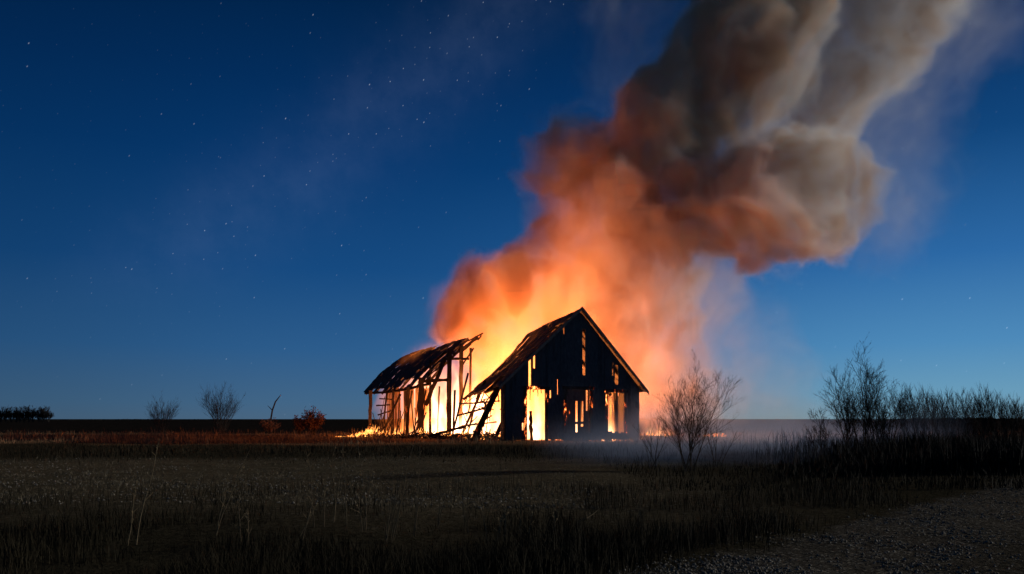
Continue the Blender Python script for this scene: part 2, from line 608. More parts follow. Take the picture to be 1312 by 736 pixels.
# snap the board edges to the openings
allu = sorted(cuts)
edges = [e for e in edges if all(abs(e - c) > 0.075 for c in allu) or e in (0.0, UW)]
edges = sorted(set(edges) | set(allu))
for a, b in zip(edges[:-1], edges[1:]):
    if b - a < 0.02: continue
    um = (a + b) / 2
    off = random.uniform(-0.012, 0.012)
    zb = random.uniform(0.0, 0.12)
    iv = [(zb, None)]
    blocked = sorted([(h[2], h[3]) for h in holes if h[0] - 0.005 < um < h[1] + 0.005])
    segs = []
    lo = zb
    for h0, h1 in blocked:
        if h0 > lo + 0.05:
            segs.append((lo, h0 + random.uniform(-0.05, 0.06)))
        lo = max(lo, h1 + random.uniform(-0.05, 0.05))
    segs.append((lo, None))
    for z0, z1 in segs:
        ta, tb = (roof_z(a) - 0.03, roof_z(b) - 0.03) if z1 is None else (z1, z1 + random.uniform(-0.05, 0.05))
        if min(ta, tb) < z0 + 0.03: continue
        b2 = b + 0.012      # boards overlap like weatherboarding, off set by their own plane
        ja, jb, jc, jd = [random.uniform(-0.008, 0.008) for _ in range(4)]
        f_ = [bp(a + ja, off - 0.014, z0), bp(b2 + jb, off - 0.014, z0 + random.uniform(-.02, .02)), bp(b2 + jc, off - 0.014, tb), bp(a + jd, off - 0.014, ta)]
        k_ = [p + V * 0.024 for p in f_]
        mb.hexa(f_, k_)
gable = part(mb, 'gable_wall', M['wall'])
gable['label'] = 'dark charred board gable with glowing slits'

# battens hiding most joints
mb = MB()
for e in edges[1:-1]:
    if any(h[0] - 0.05 < e < h[1] + 0.05 for h in holes): continue
    if random.random() < 0.75:
        zt = roof_z(e) - 0.1
        z0 = random.uniform(0.05, 0.3)
        if random.random() < 0.2: z0 = random.uniform(1.0, zt - 0.8)
        mb.board(bp(e, -0.05, z0), bp(e, -0.05, zt), 0.05, U, 0.03)
part(mb, 'batten', M['wall'], gable)

# frames around the three openings
for x0, x1, y0, y1 in OPEN:
    (a, zt), (b, zb) = gab(x0, y0), gab(x1, y1)
    zb = max(zb, 0.0)
    mb = MB()
    mb.beam(bp(a - 0.09, 0.0, zb - 0.05), bp(a - 0.09, 0.0, zt + 0.1), 0.14, 0.16, 5, 0.06, ref=V)
    mb.beam(bp(b + 0.09, 0.0, zb - 0.05), bp(b + 0.09, 0.0, zt + 0.1), 0.14, 0.16, 5, 0.06, ref=V)
    mb.beam(bp(a - 0.25, -0.02, zt + 0.09), bp(b + 0.25, -0.02, zt + 0.07), 0.15, 0.17, 6, 0.06)
    part(mb, 'door_frame' if y1 > 553.9 and x0 < 770 else 'window_frame', M['burning'], gable)

# half burnt sliding door inside the middle opening, slits between its boards
(a, zt), (b, zb) = gab(724, 499), gab(757, 556)
mb = MB()
gaps = [(739.6, 742.2, 514, 554), (746.5, 749.6, 514, 546), (753.0, 755.2, 500, 526)]
gu = [(gab(g[0], g[2])[0], gab(g[1], g[3])[0], gab(g[1], g[3])[1], gab(g[0], g[2])[1]) for g in gaps]
es = sorted({a, b} | {q for g in gu for q in g[:2]} | {a + 0.22, a + 0.44})
for p, q in zip(es[:-1], es[1:]):
    um = (p + q) / 2
    seg = [(0.0, zt + 0.1)]
    for g in gu:
        if g[0] < um < g[1]:
            seg = [(0.0, max(g[2], 0.02)), (g[3], zt + 0.1)]
    for z0, z1 in seg:
        if z1 - z0 > 0.04:
            mb.board(bp(um, 0.32, z0), bp(um, 0.32, z1 - random.uniform(0, 0.06)), q - p, U, 0.04)
mb.board(bp(a, 0.28, 1.0), bp(b, 0.28, 1.05), 0.14, (0, 0, 1), 0.04)
door = part(mb, 'door', M['wall'])
door['label'] = 'half burnt door leaf with fire showing between boards'

# corner posts of the front bay
for u, z in ((0.06, ZL), (UW - 0.06, ZR)):
    mb = MB()
    mb.beam(bp(u, 0.14, -0.1), bp(u, 0.14, z), 0.26, 0.24, 8, 0.08)
    part(mb, 'corner_post', M['frame'])

# wide charred boards wrapped round the left corner
mb = MB()
for k in range(5):
    v = 0.1 + k * 0.21
    mb.board(bp(-0.03 + random.uniform(-0.02, 0.02), v, 0.0), bp(-0.03, v, ZL - 0.15 - 0.05 * k), 0.2, V, 0.03, jit=0.1)
part(mb, 'side_boarding', M['wall'])


def patch(P, nu, nv, th, keep, sag=None, jit=0.02):
    """a roof slope of boards laid from eave to ridge: P(s, t) surface, s along, t up"""
    m_ = MB()
    ok = {(i, j) for i in range(nu) for j in range(nv) if keep((i + 0.5) / nu, (j + 0.5) / nv)}
    best = set()
    todo = set(ok)
    while todo:      # only what still hangs together stays up
        st_ = [todo.pop()]
        comp = set(st_)
        while st_:
            a_, b_ = st_.pop()
            for q_ in ((a_ + 1, b_), (a_ - 1, b_), (a_, b_ + 1), (a_, b_ - 1)):
                if q_ in todo:
                    todo.discard(q_); comp.add(q_); st_.append(q_)
        if len(comp) > len(best): best = comp
    for i in range(nu):
        s0, s1 = i / nu, (i + 1) / nu
        off = random.uniform(-jit, jit)
        for j in range(nv):
            t0, t1 = j / nv, (j + 1) / nv
            if (i, j) not in best: continue
            c = [P(s0, t0), P(s1, t0), P(s1, t1), P(s0, t1)]
            n_ = (c[1] - c[0]).cross(c[3] - c[0]).normalized()
            up_ = n_ if n_.z > 0 else -n_
            bump_ = random.uniform(-jit, jit) * 0.6
            lo_ = [p + up_ * (off + bump_) for p in c]
            hi_ = [p + up_ * (off + bump_ + th) for p in c]
            m_.hexa(lo_, hi_)
    return m_


def nz2(a, b, s=0):
    return mnoise.noise(Vector((a, b, s)))


VB = 12.0   # depth of what is left of the front roof
# left slope
def PL(s, t):
    v = -0.35 + s * (VB + 0.35)
    zs = 1 - 0.05 * s * s
    u = -0.42 + (UA + 0.42) * t
    z = (ZL - 0.36) + (ZA + 0.05 - ZL + 0.36) * t
    sagm = -0.34 * math.sin(math.pi * t) * s - 0.38 * s * s * (1 - t) - 0.16 * s * t
    sagm += 0.07 * nz2(s * 5, t * 4, 3)
    return bp(u, v, z + sagm)


def keepL(s, t):
    back = 0.97 - 0.10 * abs(nz2(t * 9, 1.3)) - 0.07 * (1 - t) * 0
    if s > back + random.uniform(-0.05, 0.03): return False
    h = nz2(s * 9, t * 4.2, 8.1)
    thin = 0.36 - 0.10 * s
    if h > thin and t < 0.9 and s > 0.04: return False
    if t < 0.16 and nz2(s * 11, 5.5) > 0.12 and s > 0.1: return False
    return random.random() > 0.012


roofL = part(patch(PL, 46, 22, 0.05, keepL), 'roof', M['roof'])
roofL['label'] = 'sagging left slope of the front roof with ember holes'


def PR(s, t):
    v = -0.35 + s * 9.0
    u = UW + 0.42 - (UW + 0.42 - UA) * t
    z = 2.78 + (ZA + 0.05 - 2.78) * t
    return bp(u, v, z - 0.25 * math.sin(math.pi * t) * s + 0.05 * nz2(s * 5, t * 4, 13))


def keepR(s, t):
    if s > 0.93 + 0.09 * nz2(t * 8, 2.2) + random.uniform(-0.04, 0.03): return False
    return not (nz2(s * 6, t * 4, 17.7) > 0.34 and s > 0.08)


roofR = part(patch(PR, 34, 20, 0.05, keepR), 'roof', M['roof'])

# barge boards of the front gable
mb = MB()
mb.board(bp(-0.46, -0.38, ZL - 0.43), bp(UA, -0.38, ZA + 0.07), 0.2, (0, 0, 1), 0.04, jit=0.03)
part(mb, 'barge_board', M['wall'])
mb = MB()
mb.board(bp(UA + 0.02, -0.38, ZA + 0.07), bp(UW + 0.46, -0.38, 2.72), 0.2, (0, 0, 1), 0.04, jit=0.03)
part(mb, 'barge_board', M['wall'])

# rafters and posts of the front bay
for k in range(6):
    v = 1.6 + k * 2.0
    mb = MB()
    s = (v + 0.35) / (VB + 0.35)
    q = [PL(s, t) - Vector((0, 0, 0.13)) for t in (0.02, 0.35, 0.7, 1.0)]
    for p0, p1 in zip(q[:-1], q[1:]):
        mb.beam(p0, p1, 0.1, 0.16, 3, 0.1)
    part(mb, 'rafter', M['frame'], roofL)
    if k < 4:
        mb = MB()
        s = (v + 0.35) / 9.35
        q = [PR(s, t) - Vector((0, 0, 0.13)) for t in (0.02, 0.5, 1.0)]
        for p0, p1 in zip(q[:-1], q[1:]):
            mb.beam(p0, p1, 0.1, 0.16, 3, 0.1)
        part(mb, 'rafter', M['frame'], roofR)
for v in (3.4, 6.8, 10.2):
    mb = MB()
    mb.beam(bp(UW - 0.1, v, -0.1), bp(UW - 0.1, v, ZR - 0.2), 0.22, 0.22, 6, 0.1)
    part(mb, 'post', M['frame'])
# right long wall, boards with burnt gaps
mb = MB()
v = 0.25
while v < 9.5:
    wd = random.uniform(0.17, 0.24)
    if random.random() < 0.93 - 0.05 * v:
        mb.board(bp(UW, v, random.uniform(0, 0.1)), bp(UW, v, ZR - random.uniform(0.05, 0.15 + 0.12 * v)), wd, V, 0.028)
    v += wd + 0.01
part(mb, 'side_wall', M['wall'])
# wall plate and studs on the open left side
mb = MB()
mb.beam(bp(0.05, 0.3, ZL - 0.18), bp(0.1, 6.0, ZL - 0.45), 0.16, 0.18, 6, 0.1)
part(mb, 'wall_plate', M['frame'])


def timber(name, p0, p1, w_, h_=None, seg=6, jit=0.1, mat='frame', label=None):
    m_ = MB()
    m_.beam(p0, p1, w_, h_ or w_, seg, jit)
    o = part(m_, name, M[mat])
    if label: o['label'] = label
    return o


# big leaning timber in front of the open side, and its smaller neighbour
timber('leaning_beam', at(641, 490, 45.5), at(606, 566, 44.5), 0.42, 0.3, 8, 0.08, label='thick charred beam leaning out from the front corner')
timber('leaning_beam', at(650, 527, 46), at(633, 565, 45.2), 0.26, 0.2, 6, 0.12)
timber('leaning_beam', at(622, 488, 50), at(590, 562, 50), 0.14, 0.12, 6, 0.14)
timber('tie_beam', at(588, 518, 50), at(640, 514, 48), 0.09, 0.09, 6, 0.2)
timber('tie_beam', at(585, 533, 51), at(622, 523, 50), 0.11, 0.1, 6, 0.2)
timber('tie_beam', at(592, 546, 52), at(636, 541, 48), 0.07, 0.09, 6, 0.2)

# ------------------------------------------------------------------ rear bay, skewed to the left and half collapsed
A = at(466, 503, 64.0)
D = at(536, 450, 66.0)
Cc = at(617, 428, 58.0)
B = at(549, 490, 56.0)


def PB(s, t):
    """s from the left end to the open right end, t from eave to ridge"""
    e = A.lerp(B, s)
    r = D.lerp(Cc, s)
    p = e.lerp(r, t)
    p.z += 0.55 * math.sin(math.pi * t) * (1 - 0.5 * s) - 0.22 * math.sin(math.pi * s) * (1 - t)
    p.z += 0.08 * nz2(s * 6, t * 5, 23)
    return p


def keepB(s, t):
    rag = 0.98 - 0.10 * abs(nz2(t * 7, 7.7)) * (0.4 + t)
    if s > rag + random.uniform(-0.05, 0.02): return False
    if t > 0.97 - 0.10 * abs(nz2(s * 11, 3.1)): return False
    if t < 0.05 and random.random() < 0.35: return False
    h = nz2(s * 8, t * 4.4, 31.3)
    if h > 0.52 - 0.22 * s: return False
    if s > 0.70 and t < 0.55 and nz2(s * 26, t * 3, 44.4) > 0.16: return False
    return random.random() > 0.012


roofB = part(patch(PB, 54, 20, 0.05, keepB, jit=0.03), 'roof', M['roof'])
roofB['label'] = 'torn remnant of the rear roof over bare posts'
for k in range(8):
    s = 0.04 + k * 0.132
    mb = MB()
    q = [PB(s, t) - Vector((0, 0, 0.14)) for t in (0.0, 0.3, 0.6, 0.98)]
    for p0, p1 in zip(q[:-1], q[1:]):
        mb.beam(p0, p1, 0.11, 0.17, 3, 0.12)
    part(mb, 'rafter', M['frame'], roofB)
mb = MB()
q = [PB(s, 0.03) - Vector((0, 0, 0.22)) for s in (0.0, 0.35, 0.7, 1.0)]
for p0, p1 in zip(q[:-1], q[1:]):
    mb.beam(p0, p1, 0.16, 0.18, 3, 0.1)
part(mb, 'wall_plate', M['frame'])
# broken rafter tails sticking out of the torn edge
for k, (x0, y0, x1, y1, Y) in enumerate([(600, 437, 619, 427, 58), (596, 443, 613, 434, 58.3), (590, 452, 604, 441, 58), (612, 436, 617, 430, 58)]):
    timber('broken_rafter', at(x0, y0, Y), at(x1, y1, Y), 0.09, 0.11, 4, 0.2)
# open frame of the rear bay, read from the photograph: (x, y top, x, y bottom, depth, width)
POSTS = [(475, 500, 473, 560, 62, 0.25), (496, 499, 490, 560, 61, 0.13), (504, 499, 502, 561, 60, 0.17), (520, 496, 520, 560, 60, 0.2),
         (523, 497, 521, 561, 57.8, 0.24), (540, 484, 538, 562, 55.5, 0.36), (576, 446, 575, 561, 56, 0.30), (591, 443, 590, 560, 57.5, 0.25),
         (603, 446, 602, 462, 58, 0.14), (551, 462, 551, 488, 57, 0.16), (563, 495, 560, 560, 60, 0.12), (610, 500, 609, 558, 60, 0.14),
         (583, 500, 580, 562, 53, 0.12)]
for x0, y0, x1, y1, Y, wd in POSTS:
    p1 = at(x1, y1, Y)
    p1.z = -0.1
    timber('post', at(x0, y0, Y), p1, wd * 1.2, wd, 9, 0.13)
BRACES = [(571, 459, 545, 520, 56, 0.24, 'brace'), (540, 489, 574, 487, 56, 0.2, 'tie_beam'), (579, 460, 601, 460, 57, 0.16, 'tie_beam'),
          (543, 476, 572, 451, 56.6, 0.17, 'brace'), (552, 470, 548, 486, 57, 0.1, 'brace'), (576, 463, 590, 446, 57, 0.12, 'brace'),
          (591, 470, 607, 446, 58, 0.11, 'brace'), (482, 520, 500, 519, 61, 0.1, 'tie_beam'), (484, 532, 502, 526, 61, 0.1, 'tie_beam'),
          (486, 511, 502, 512, 61, 0.09, 'tie_beam'), (513, 505, 489, 558, 59, 0.14, 'brace'), (528, 501, 517, 556, 58.5, 0.12, 'brace'),
          (546, 500, 532, 558, 57, 0.11, 'brace'), (600, 478, 580, 556, 55, 0.12, 'brace'), (616, 492, 598, 560, 54, 0.1, 'brace')]
for x0, y0, x1, y1, Y, wd, nm in BRACES:
    timber(nm, at(x0, y0, Y), at(x1, y1, Y), wd * 1.25, wd, 6, 0.16)
# scorched boards still hanging on the far side wall of the rear bay, lit by the fire
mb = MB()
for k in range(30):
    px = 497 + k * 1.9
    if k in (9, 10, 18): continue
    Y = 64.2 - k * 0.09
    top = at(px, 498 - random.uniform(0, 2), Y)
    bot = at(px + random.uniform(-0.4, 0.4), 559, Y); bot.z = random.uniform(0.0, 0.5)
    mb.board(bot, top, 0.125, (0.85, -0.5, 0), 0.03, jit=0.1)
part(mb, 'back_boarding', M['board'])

# ------------------------------------------------------------------ fallen timbers around the barn
FALLEN = [(548, 560, 597, 546, 50.5, 0.24, 'thick charred beam lying low before the bright open bay'),
          (560, 563, 600, 558, 48.5, 0.16, 'thin charred board lying on the ground before the open bay'),
          (483, 562, 503, 535, 58, 0.13, 'burning board propped slantwise under the rear eave'),
          (470, 566, 489, 549, 57, 0.12, 'short burning board propped at the left end of the barn')]
for x0, y0, x1, y1, Y, wd, lab in FALLEN:
    m_ = MB()
    p0, p1 = at(x0, y0, Y), at(x1, y1, Y)
    p0.z = max(p0.z, 0.02)
    m_.beam(p0, p1, wd, wd * 0.7, 8, 0.2)
    o = m_.build('fallen_timber', M['frame'], None, tuple(p0))
    tag(o, lab, 'timber', 'fallen timbers round the barn')

# burnt remains standing and hanging inside the openings
timber('post', bp(*[gab(688, 528)[0], 1.1, 0.0]), bp(gab(686.5, 528)[0], 1.2, 1.7), 0.2, 0.16, 8, 0.25)
for x_, y_, l_ in ((677, 498, 0.35), (681, 498, 0.62), (684.5, 498, 0.2), (690, 498, 0.45), (694, 498, 0.25), (728, 498, 0.4), (782, 502, 0.3), (790, 502, 0.5), (796, 502, 0.2)):
    u_, z_ = gab(x_, y_)
    timber('lath', bp(u_, 0.2, z_ + 0.2), bp(u_ + random.uniform(-.06, .06), 0.22, z_ - l_), random.uniform(0.04, 0.11), 0.03, 4, 0.3)
for k in range(34):
    f_ = random.random()
    x_ = 590 + 62 * f_
    Y = 54.5 - 8.5 * f_ + random.uniform(-1.0, 1.0)
    y0_ = random.uniform(505, 555)
    ang = random.choice((random.gauss(1.25, 0.25), random.gauss(0.2, 0.25), random.gauss(1.8, 0.3)))
    ln = random.uniform(14, 42)
    p0, p1 = at(x_, y0_, Y), at(x_ + math.cos(ang) * ln * 0.6, y0_ - math.sin(ang) * ln, Y + random.uniform(-0.5, 0.5))
    p0.z = max(p0.z, 0.0); p1.z = min(max(p1.z, 0.1), 3.0)
    timber('lath', p0, p1, random.uniform(0.04, 0.10), random.uniform(0.03, 0.07), 5, 0.3)
for k in range(26):
    f_ = random.random()
    x_ = 480 + 68 * f_
    Y = 61.0 - 4.5 * f_ + random.uniform(-0.6, 0.3)
    p0 = on_ground(x_, Y)
    p1 = at(x_ + random.gauss(3, 6), random.uniform(502, 540), Y + random.uniform(-0.3, 0.3))
    timber('lath', p0, p1, random.uniform(0.05, 0.13), random.uniform(0.04, 0.08), 6, 0.3)

# charred rubble heap along the foot of the barn
mb = MB()
for k in range(420):
    f_ = random.random()
    px = 455 + 205 * f_
    Y = 56.5 - 11.0 * f_ + random.gauss(0, 0.8)
    p = on_ground(px, Y)
    hgt = 0.45 * random.random() ** 2 * (0.5 + f_)
    p.z += hgt * 0.6
    d = Vector((random.gauss(0, 1), random.gauss(0, 1), random.gauss(0, 0.5))).normalized() * random.uniform(0.1, 0.5)
    mb.beam(p - d, p + d, random.uniform(0.03, 0.1), random.uniform(0.03, 0.08), 2, 0.2)
tag(mb.build('rubble', M['frame']), kind='stuff')

# ================================================================== bare trees, shrubs, weeds
def grow(mt, mc, p, d, length, rad, level, maxl, spread, up, kids, wob=0.055, minr=0.0024):
    n = 5 if level < 2 else 4
    pts = [p.copy()]
    q = p.copy()
    dd = d.copy()
    for i in range(n):
        dd = (dd + Vector((random.gauss(0, wob), random.gauss(0, wob), random.gauss(0, wob) + up * 0.09))).normalized()
        q = q + dd * length / n
        pts.append(q.copy())
    r = [rad * (1 - 0.75 * i / n) for i in range(n + 1)]
    (mt if level == 0 else mc).tube(pts, r, 5 if level == 0 else 3)
    if level >= maxl: return
    nk = kids if level == 0 else (max(3, int(kids * 0.5)) if level == 1 else 3)
    for k in range(nk):
        f = random.uniform(0.22 if level == 0 else 0.2, 0.97)
        i = min(int(f * n), n - 1)
        base = pts[i].lerp(pts[i + 1], f * n - i)
        ax = (pts[i + 1] - pts[i]).normalized()
        side = ax.orthogonal().normalized()
        ang = random.uniform(0, 2 * math.pi)
        side = (side * math.cos(ang) + ax.cross(side) * math.sin(ang))
        nd = (ax + side * random.uniform(0.4, 1.0) * spread + Vector((0, 0, up * 0.25))).normalized()
        grow(mt, mc, base, nd, length * random.uniform(0.34, 0.56) * (1.2 - 0.6 * f), max(rad * (1 - 0.7 * f) * 0.5, minr), level + 1, maxl, spread, up, kids, wob, minr)


def bare_tree(name, loc, stems, height, rad, label, cat, group=None, levels=3, spread=0.8, up=0.6, kids=9, lean=(0, 0), twig='twig', fan=0.3, minr=None):
    loc = Vector(loc)
    t = empty(name, loc)
    tag(t, label, cat, group)
    mt, mc = MB(), MB()
    for s in range(stems):
        k = 1.0 if s == 0 else random.uniform(0.6, 0.9)
        fa = 6.2832 * (s + random.uniform(-0.3, 0.3)) / max(1, stems - 1)
        fr = fan * random.uniform(0.6, 1.7)
        d = Vector((lean[0] + (math.cos(fa) * fr if s else 0), lean[1] + (math.sin(fa) * fr if s else 0), 1)).normalized()
        p = loc + Vector((random.uniform(-1, 1) * 0.02 * stems, random.uniform(-1, 1) * 0.02 * stems, -0.05))
        grow(mt, mc, p, d, height * k, rad * k, 0, levels, spread, up, kids, 0.055, minr or 0.0024)
    mt.build('trunk', M['bark'], t)
    mc.build('crown', M[twig], t)
    return t


# the sapling in front of the barn's right end
bare_tree('bare_sapling', on_ground(884, 19.0), 9, 2.3, 0.016, 'bare many stemmed sapling before the orange glow right of the barn', 'sapling',
          spread=0.9, up=0.45, kids=16, fan=0.36)
# low sprigs beside it
for px, Y, h, lab in ((838, 20.5, 1.35, 'low bare shrub with thin twigs left of the glow lit sapling'), (918, 20.5, 1.2, 'low bare shrub with thin twigs right of the glow lit sapling')):
    bare_tree('bare_shrub', on_ground(px, Y), 5, h, 0.012, lab, 'shrub', None, 2, 0.8, 0.5, 8, fan=0.4)
# the taller group on the right
RG = [(1108, 24.0, 2.95, 5, 'tallest bare tree of the clump standing on the right', (-0.10, 0)),
      (1142, 25.0, 2.5, 5, 'bare tree at the right edge of the clump by the hedge', (-0.10, 0)),
      (1090, 25.5, 2.5, 4, 'bare tree leaning left within the clump on the right', (-0.22, 0)),
      (1056, 23.0, 1.35, 2, 'small bare sapling leaning left at the clump foot', (-0.25, 0)),
      (1126, 26.5, 2.75, 4, 'bare tree between the tallest one and the clump edge', (-0.05, 0))]
for px, Y, h, st_, lab, ln in RG:
    bare_tree('bare_tree', on_ground(px, Y), st_ + 1, h, 0.021, lab, 'tree', 'clump of bare trees', 3, 0.9, 0.4, 14, lean=ln, fan=0.28, minr=0.0036)
# the hedge row of thin saplings to the right edge: four kinds grown, then copied
protos = []
row = []
for i in range(52):
    f = i / 51
    row.append((1160 + 160 * f + random.uniform(-3, 3), random.uniform(31, 37), random.uniform(0.82, 1.12)))
HL = 'thin bare sapling in the dense row along the right horizon'
for i, (px, Y, k) in enumerate(row):
    p = on_ground(px, Y)
    if i < 4:
        t = bare_tree('hedge_sapling', p, 2, 2.3, 0.015, HL, 'sapling', 'row of bare saplings', 2, 0.6, 0.6, 13, lean=(-0.18, 0), fan=0.14, minr=0.0045)
        protos.append(t)
        t.scale = (k, k, k)
    else:
        src = protos[i % 4]
        t = src.copy()
        col.objects.link(t)
        t.location = p
        t.scale = (k, k, k * (0.9 + 0.1 * random.random()))
        t.rotation_euler = (0, 0, random.uniform(-0.7, 0.7))
        for ch in src.children:
            c = ch.copy()
            col.objects.link(c)
            c.parent = t
# far left
bare_tree('bare_bush', on_ground(207, 84), 18, 3.5, 0.03, 'sparse bare bush on the left horizon, the smaller one', 'bush', None, 2, 0.8, 0.45, 11, fan=0.4, minr=0.0065)
bare_tree('bare_bush', on_ground(283, 86), 28, 4.8, 0.03, 'wide bare bush on the left horizon, the taller one', 'bush', None, 2, 0.8, 0.45, 11, fan=0.4, minr=0.0065)
GL = 'far bare tree in the low grove at the left edge of the horizon'
for px in (1, 7, 13, 19, 25, 31, 37, 43, 49, 55, 61):
    bare_tree('grove_tree', on_ground(px + random.uniform(-2, 2), 290), 6, 5.2 + random.uniform(-0.5, 0.4), 0.13, GL, 'tree', 'trees of the far grove', 2, 1.0, 0.3, 18, fan=0.4, minr=0.04)
# crooked dead branch standing beside the field
t = MB()
q = [at(345, 552, 76), at(347, 538, 76), at(349, 526, 76), at(353, 515, 76), at(360, 506, 76)]
q[0].z = -0.1
t.tube(q, [0.09, 0.085, 0.08, 0.07, 0.03], 5)
t.tube([q[2], at(343, 520, 76)], [0.05, 0.02], 4)
tag(t.build('dead_branch', M['bark'], None, tuple(q[0])), 'crooked dead branch sticking up on the left horizon', 'branch')


def leafy_bush(px, Y, wid, hgt, n, label, mat='leaf', lean=0.0):
    base = on_ground(px, Y)
    t = empty('bush', base)
    tag(t, label, 'bush')
    stem, fol = MB(), MB()
    for s in range(16):
        a = random.uniform(0, 6.28)
        r = random.uniform(0.2, 0.8)
        tip = base + Vector((math.cos(a) * wid * r * 0.5, math.sin(a) * wid * r * 0.5, hgt * (1.0 - 0.55 * r * r) * random.uniform(0.75, 1.1)))
        mid = base.lerp(tip, 0.5) + Vector((random.gauss(0, .1), random.gauss(0, .1), 0.1 * hgt))
        stem.tube([base + Vector((0, 0, -0.05)), mid, tip], [0.03, 0.02, 0.008], 4)
        for k in range(n // 16):
            f = random.uniform(0.3, 1.05)
            c = base.lerp(mid, f * 2) if f < 0.5 else mid.lerp(tip, f * 2 - 1)
            c = c + Vector((random.gauss(0, 0.13), random.gauss(0, 0.13), random.gauss(0, 0.12))) * wid * 0.4
            if c.z < 0.05: continue
            d1 = Vector((random.gauss(0, 1), random.gauss(0, 1), random.gauss(0, 1))).normalized() * random.uniform(0.05, 0.10)
            d2 = d1.orthogonal().normalized() * random.uniform(0.03, 0.05)
            fol.poly([c - d1, c + d2, c + d1, c - d2])
    stem.build('stem', M['bark'], t)
    fol.build('foliage', M[mat], t)


leafy_bush(402, 60, 2.6, 2.1, 1500, 'round dry bush lit red by the fire left of the barn')
leafy_bush(383, 64, 1.6, 1.5, 700, 'small dark bush behind the red lit round bush')
leafy_bush(345, 74, 2.6, 1.15, 700, 'low dark bush at the foot of the crooked branch')


def weed(px, Y, h, label, group=None, lean=0.05, stems=2, name='dry_weed'):
    base = on_ground(px, Y)
    t = MB()
    for s in range(stems):
        d = Vector((lean + random.gauss(0, 0.07), random.gauss(0, 0.05), 1)).normalized()
        p = base + Vector((random.gauss(0, 0.03), random.gauss(0, 0.03), -0.03))
        pts = [p.copy()]
        hh = h * (1 if s == 0 else random.uniform(0.5, 0.95))
        for i in range(7):
            d = (d + Vector((random.gauss(0, .075), random.gauss(0, .075), 0))).normalized()
            p = p + d * hh / 7
            pts.append(p.copy())
        r0 = 0.0062
        t.tube(pts, [r0 * (1 - 0.6 * i / 7) for i in range(8)], 4)
        for k in range(random.randint(6, 12)):
            f = random.uniform(0.35, 1.0) * 6.99
            i = int(f)
            b = pts[i].lerp(pts[i + 1], f - i)
            sd = Vector((random.gauss(0, 1), random.gauss(0, 1), random.uniform(0.6, 1.8))).normalized() * random.uniform(0.03, 0.12) * (1.5 - f / 7)
            t.tube([b, b + sd * 0.6, b + sd], [0.0025, 0.002, 0.001], 3)
            for w_ in range(1):
                c = b + sd * random.uniform(0.5, 1.0)
                e = Vector((random.gauss(0, 1), random.gauss(0, 1), random.gauss(0, 1))).normalized() * random.uniform(0.006, 0.014)
                t.poly([c - e, c + e.orthogonal() * 0.5, c + e, c - e.orthogonal() * 0.5])
    tag(t.build(name, M['weed'], None, tuple(base)), label, 'weed', group)


WEEDS = [(168, 7.6, 1.08, 'tall dry weed stalk, leftmost in the dark foreground', 0.07, 2),
         (275, 8.2, 0.98, 'dry weed stalk leaning right in the left foreground', 0.13, 2),
         (428, 9.5, 1.12, 'dry weed stalk left of the thick stalk clump', 0.0, 2),
         (444, 8.6, 1.02, 'dry weed stalk just beside the thick clump of stalks', 0.04, 1),
         (497, 8.0, 1.12, 'thickest clump of dry weed stalks below the burning barn', 0.06, 6),
         (535, 8.4, 1.0, 'dry weed stalks leaning right below the leaning barn beam', 0.18, 3),
         (598, 8.8, 0.85, 'slender dry weed stalk under the barn gable left corner', 0.05, 2),
         (626, 7.6, 0.75, 'short dry weed stalks under the bright doorway', 0.02, 3),
         (668, 8.0, 0.72, 'slender weed stalk below the middle of the barn front', -0.02, 2),
         (712, 8.6, 0.6, 'short weed stalk below the right barn window', 0.05, 2),
         (388, 8.0, 0.62, 'short dry weed between two taller stalks on the left', 0.1, 2),
         (320, 7.4, 0.5, 'short dry weed low in the left foreground', -0.05, 2),
         (405, 9.0, 0.9, 'thin dry weed stalk under the left end of the barn', 0.02, 2),
         (468, 8.8, 1.05, 'dry weed stalks under the rear bay posts', 0.02, 3),
         (560, 9.2, 0.8, 'dry weed stalk under the open burning bay', 0.1, 2),
         (648, 8.2, 0.85, 'thin weed stalk in line with the barn corner post', -0.03, 2),
         (820, 9.0, 0.55, 'short weed stalk below the right corner of the barn', 0.04, 3)]
for px, Y, h, lab, ln, stn in WEEDS:
    weed(px, Y, h, lab, 'dry weeds in the foreground', ln, stn)
# a pale twig lying in the grass
t = MB()
q = [at(742, 668, 9.2), at(752, 664, 9.2), at(760, 659, 9.25), at(769, 651, 9.3)]
t.tube(q, [0.006, 0.006, 0.005, 0.002], 4)
t.tube([q[1], at(756, 656, 9.2)], [0.003, 0.001], 3)
t.tube([at(738, 674, 9.2), q[0]], [0.006, 0.006], 4)
tag(t.build('twig', M['weed'], None, tuple(q[0])), 'pale bent twig rising from the dark grass, right of centre', 'twig')


